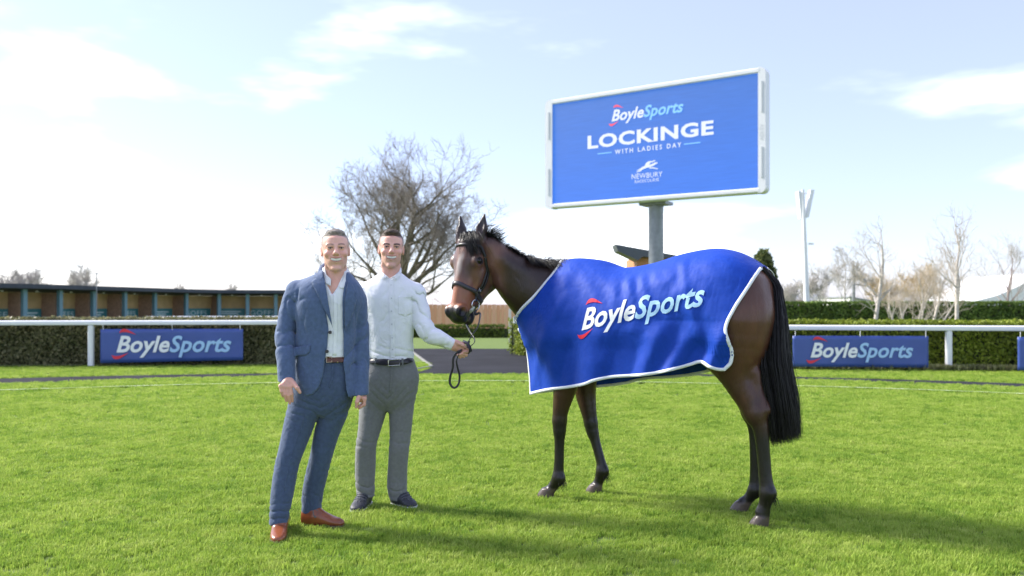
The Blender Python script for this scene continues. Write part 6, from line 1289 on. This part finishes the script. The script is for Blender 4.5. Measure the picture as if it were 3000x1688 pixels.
    cut = [half((0, .1, -1), p(1070, 1455, .0), np.array([X(1000), -.5, -.3]), np.array([X(1120), .5, k(1425)])), half((.0, .1, -1), p(1166, 1462, .03), np.array([X(1122), -.5, -.3]), np.array([X(1260), .5, k(1430)]))]
    def tf(q):
        z = q[:, 2]; n = wnoise(q, 8, 71); knee = np.exp(-((z - k(1298)) / .065) ** 2); hem_ = np.exp(-((z - k(1420)) / .07) ** 2); cr = np.exp(-((z - k(1160)) / .08) ** 2)
        ph = z * 58 + q[:, 0] * 18 - q[:, 1] * 10 + 3.2 * n; p2 = z * 58 - np.abs(q[:, 0] - X(1140)) * 50 + 2 * n; cf = lambda x: (1 - np.abs(np.sin(x))) ** 2.4 - .2
        return .012 * (knee + 1.0 * hem_) * cf(ph) * (.6 + .6 * wnoise(q, 5, 78)) + .0055 * cr * cf(p2) + .0020 * wnoise(q * (1, 1, .5), 15, 72)
    m.mesh('trousers', tr + cut + [folds(tf)], .005, M_tr)
    m.decal('fly', [(1143, 1074), (1152, 1074), (1150, 1120), (1143, 1150), (1139, 1148), (1143, 1118)], [hips], M_tr, .001, 8, .003)
    m.decal('belt', [(1080, 1046), (1110, 1052), (1150, 1054), (1190, 1049), (1208, 1042), (1208, 1060), (1190, 1067), (1150, 1072), (1110, 1069), (1080, 1063)], [hips], M_belt, .006, 6, .005)
    q = m.ray([(1138, 1055), (1170, 1053), (1171, 1070), (1138, 1072)], [hips], .014); MB().tube([q[0], q[1], q[2], q[3], q[0]], .003, 6).build('buckle', M_st, m.root)
    for x, y in ((1101, 1049), (1179, 1050)): q = m.ray([(x, y), (x, y + 22)], [hips], .014); MB().box((q[0] + q[1]) / 2, (.012, .005, abs(q[0][2] - q[1][2]))).build('belt_loop', M_tr, m.root)
    def shoe(heel, toe, ank):
        h0, t0 = G(*heel) - m.base, G(*toe) - m.base; a = t0 - h0; L_ = np.linalg.norm(a[:2]); a = a / L_; sx = np.array([-a[1], a[0], 0]); AXb = [sx, [0, 0, 1], a]
        ks = [(0, .052, .030, .044), (.12, .056, .038, .055), (.33, .058, .040, .058), (.52, .050, .043, .046), (.72, .038, .046, .031), (.88, .032, .042, .023), (.97, .027, .028, .016), (1.0, .025, .012, .010)]
        pr = [loft([(t * L_, 0, c, rx, ry, 2.2) for t, c, rx, ry in ks], org=h0, ax=AXb, k=.02, rnd=.006), rc(h0 + a * .07 + (0, 0, .07), ank, .045, .042, .03), half((0, 0, -1), (0, 0, .016), (-2, -2, -1), (2, 2, .1), .003)]
        b = m.mesh('trainer', pr, .0042, M_up)
        ol = [(-.015, .028), (.12, .041), (.35, .040), (.62, .046), (.78, .050), (.92, .043), (1.01, .02), (1.035, 0)]; pts = [h0 + a * t * L_ + sx * w_ for t, w_ in ol] + [h0 + a * t * L_ - sx * w_ for t, w_ in ol[::-1][1:]]; MB().prism([q * (1, 1, 0) + (0, 0, .002) for q in pts], (0, 0, .020)).build('sole', M_so, b)
        for i in range(5):
            t = .40 + .075 * i; c = h0 + a * t * L_; A_, n_ = project(pr[:2], [c + sx * w_ + np.array([0, 0, .09 - .012 * i]) for w_ in np.linspace(-.022, .022, 7)], .002); MB().tube(list(A_), .0028, 5).build('lace', M_lace, b)
    shoe((1078, 1478), (1040, 1508), p(1071, 1442, .01)); shoe((1152, 1480), (1214, 1494), p(1166, 1455, .03))
    # hand on the rein
    Z0 = -.075
    lh = [rc(p(1318, 1007, -.06), p(1332, 1011, -.06), .027, .027, .02), rc(p(1330, 1008, -.06), p(1352, 1012, -.055), .029, .023, .02), rc(p(1332, 1018, -.06), p(1352, 1024, -.05), .022, .020, .02)]
    lh += [rc(p(1340, 1003, Z0 - .008), p(1357, 1012, Z0 - .022), .015, .012, .01), rc(p(1357, 1012, Z0 - .022), p(1371, 1023, Z0 - .016), .0115, .009, .005)]
    for i, (a_, b_, c_) in enumerate((((1366, 1020), (1372, 1032), (1360, 1031)), ((1361, 1026), (1366, 1040), (1354, 1036)), ((1355, 1030), (1358, 1044), (1348, 1038)), ((1347, 1033), (1348, 1046), (1341, 1040)))):
        z0 = Z0 - .004 + .004 * i; lh += [rc(p(1348, 1015, Z0 + .01), p(*a_, z0), .016, .0112, .008), rc(p(*a_, z0), p(*b_, z0 - .008), .0112, .0105, .003), rc(p(*b_, z0 - .008), p(*c_, z0 - .022), .0105, .0085, .003)]
    rh = [rc(p(1054, 1105, .01), p(1056, 1130, .0), .027, .026, .02)]
    for i in range(4): z0 = -.03 + .022 * i; rh += [rc(p(1056, 1125, .0), p(1060, 1140, z0), .016, .011, .01), rc(p(1060, 1140, z0), p(1062, 1160, z0), .0105, .009, .004), rc(p(1062, 1160, z0), p(1056, 1172, z0), .009, .0075, .004)]
    rh += [rc(p(1052, 1122, -.03), p(1050, 1150, -.04), .013, .009, .01)]
    core = [torso(.04)] + [rc(p(*q[:3]), p(*w_[:3]), max(q[3] - .028, .018), max(w_[3] - .028, .018), .03) for ch_ in (rarm[:-1], larm[:-1], rleg[1:-1], lleg[1:-1]) for q, w_ in zip(ch_[:-1], ch_[1:])]
    hc = (.085, .060, .045)
    hd, colf, T, AX, S = head(m, 1145, 787, 1.0, -.02, jaw=.98, cheek=.97, tilt=-.02, yaw=.17, brow=(.035, .022, .018), hairc=hc, style=1)
    hd.append(rc(p(1144, 812, .03), p(1143, 850, .01), .048, .07, .02))
    finish_head(m, hd, T, AX, S, colf, [lh, rh], core, M_SKIN, 1, hc, hair_prims(T, AX, S, 1))
    return m
MAN2 = man_shirt()

# ---------------------------------------------------------------- lead rein from the bit to the hand
def rein():
    r = empty('lead_rein', P(1350, 1040, 5.32), label='black leather lead rein looping from the bit to the hand', cat='rein')
    M_le = MATS['bridle_leather']; ring = h2w(project(HHEAD, [hh(.500, .062, -.128)], .012)[0])[0]; dr = ring[1]
    pr = lambda w_: (1500 + w_[0] / w_[1] * F, HZ - (w_[2] - EYE) / w_[1] * F)
    rx, ry = pr(ring + np.array([0, 0, -.03]))
    def strap(name, pts, n=60, w_=.017, tw=0.0):
        c = catmull(np.array([P(*q) for q in pts]), n); t = np.linspace(0, 1, n); ang = tw * t; v = c - np.array([0, 0, EYE]); v /= np.linalg.norm(v, axis=1)[:, None]
        tg = np.gradient(c, axis=0); tg /= np.linalg.norm(tg, axis=1)[:, None]; sd = np.cross(tg, v); sd /= np.linalg.norm(sd, axis=1)[:, None]; nn = -v * np.cos(ang)[:, None] + sd * np.sin(ang)[:, None]; nn -= tg * (nn * tg).sum(1)[:, None]; nn /= np.linalg.norm(nn, axis=1)[:, None]
        V, Fs = ribbon(c, nn, w_, .004); obj(name, npmesh(name, V, np.array(Fs), M_le), r)
    strap('rein_strap', [(rx, ry, dr - .01), (rx - 1, ry + 14, dr - .02), (1406, 920, dr - .04), (1399, 957, 5.47), (1384, 979, 5.40), (1373, 998, 5.33), (1368, 1010, 5.31), (1360, 1022, 5.305)], tw=2.0)
    strap('rein_strap', [(1366, 946, dr + .05), (1377, 972, 5.52), (1390, 992, 5.42), (1390, 1004, 5.36), (1381, 1014, 5.32), (1368, 1021, 5.30)], tw=-2.2)
    strap('rein_loop', [(1352, 1026, 5.315), (1338, 1034, 5.31), (1328, 1050, 5.31), (1326, 1078, 5.31), (1319, 1102, 5.31), (1318, 1124, 5.31), (1330, 1137, 5.31), (1343, 1127, 5.31), (1347, 1102, 5.31), (1341, 1076, 5.31), (1338, 1056, 5.31), (1345, 1036, 5.31), (1354, 1024, 5.315)], 90, .014, tw=1.2)
    strap('rein_wrap', [(1357, 1001, 5.36), (1368, 1006, 5.30), (1376, 1018, 5.285), (1379, 1031, 5.29)], 20, .020); strap('rein_wrap', [(1374, 1000, 5.30), (1371, 1012, 5.275), (1376, 1026, 5.275), (1372, 1036, 5.29)], 20, .014, 1.0)
    kids_local(r)
rein()
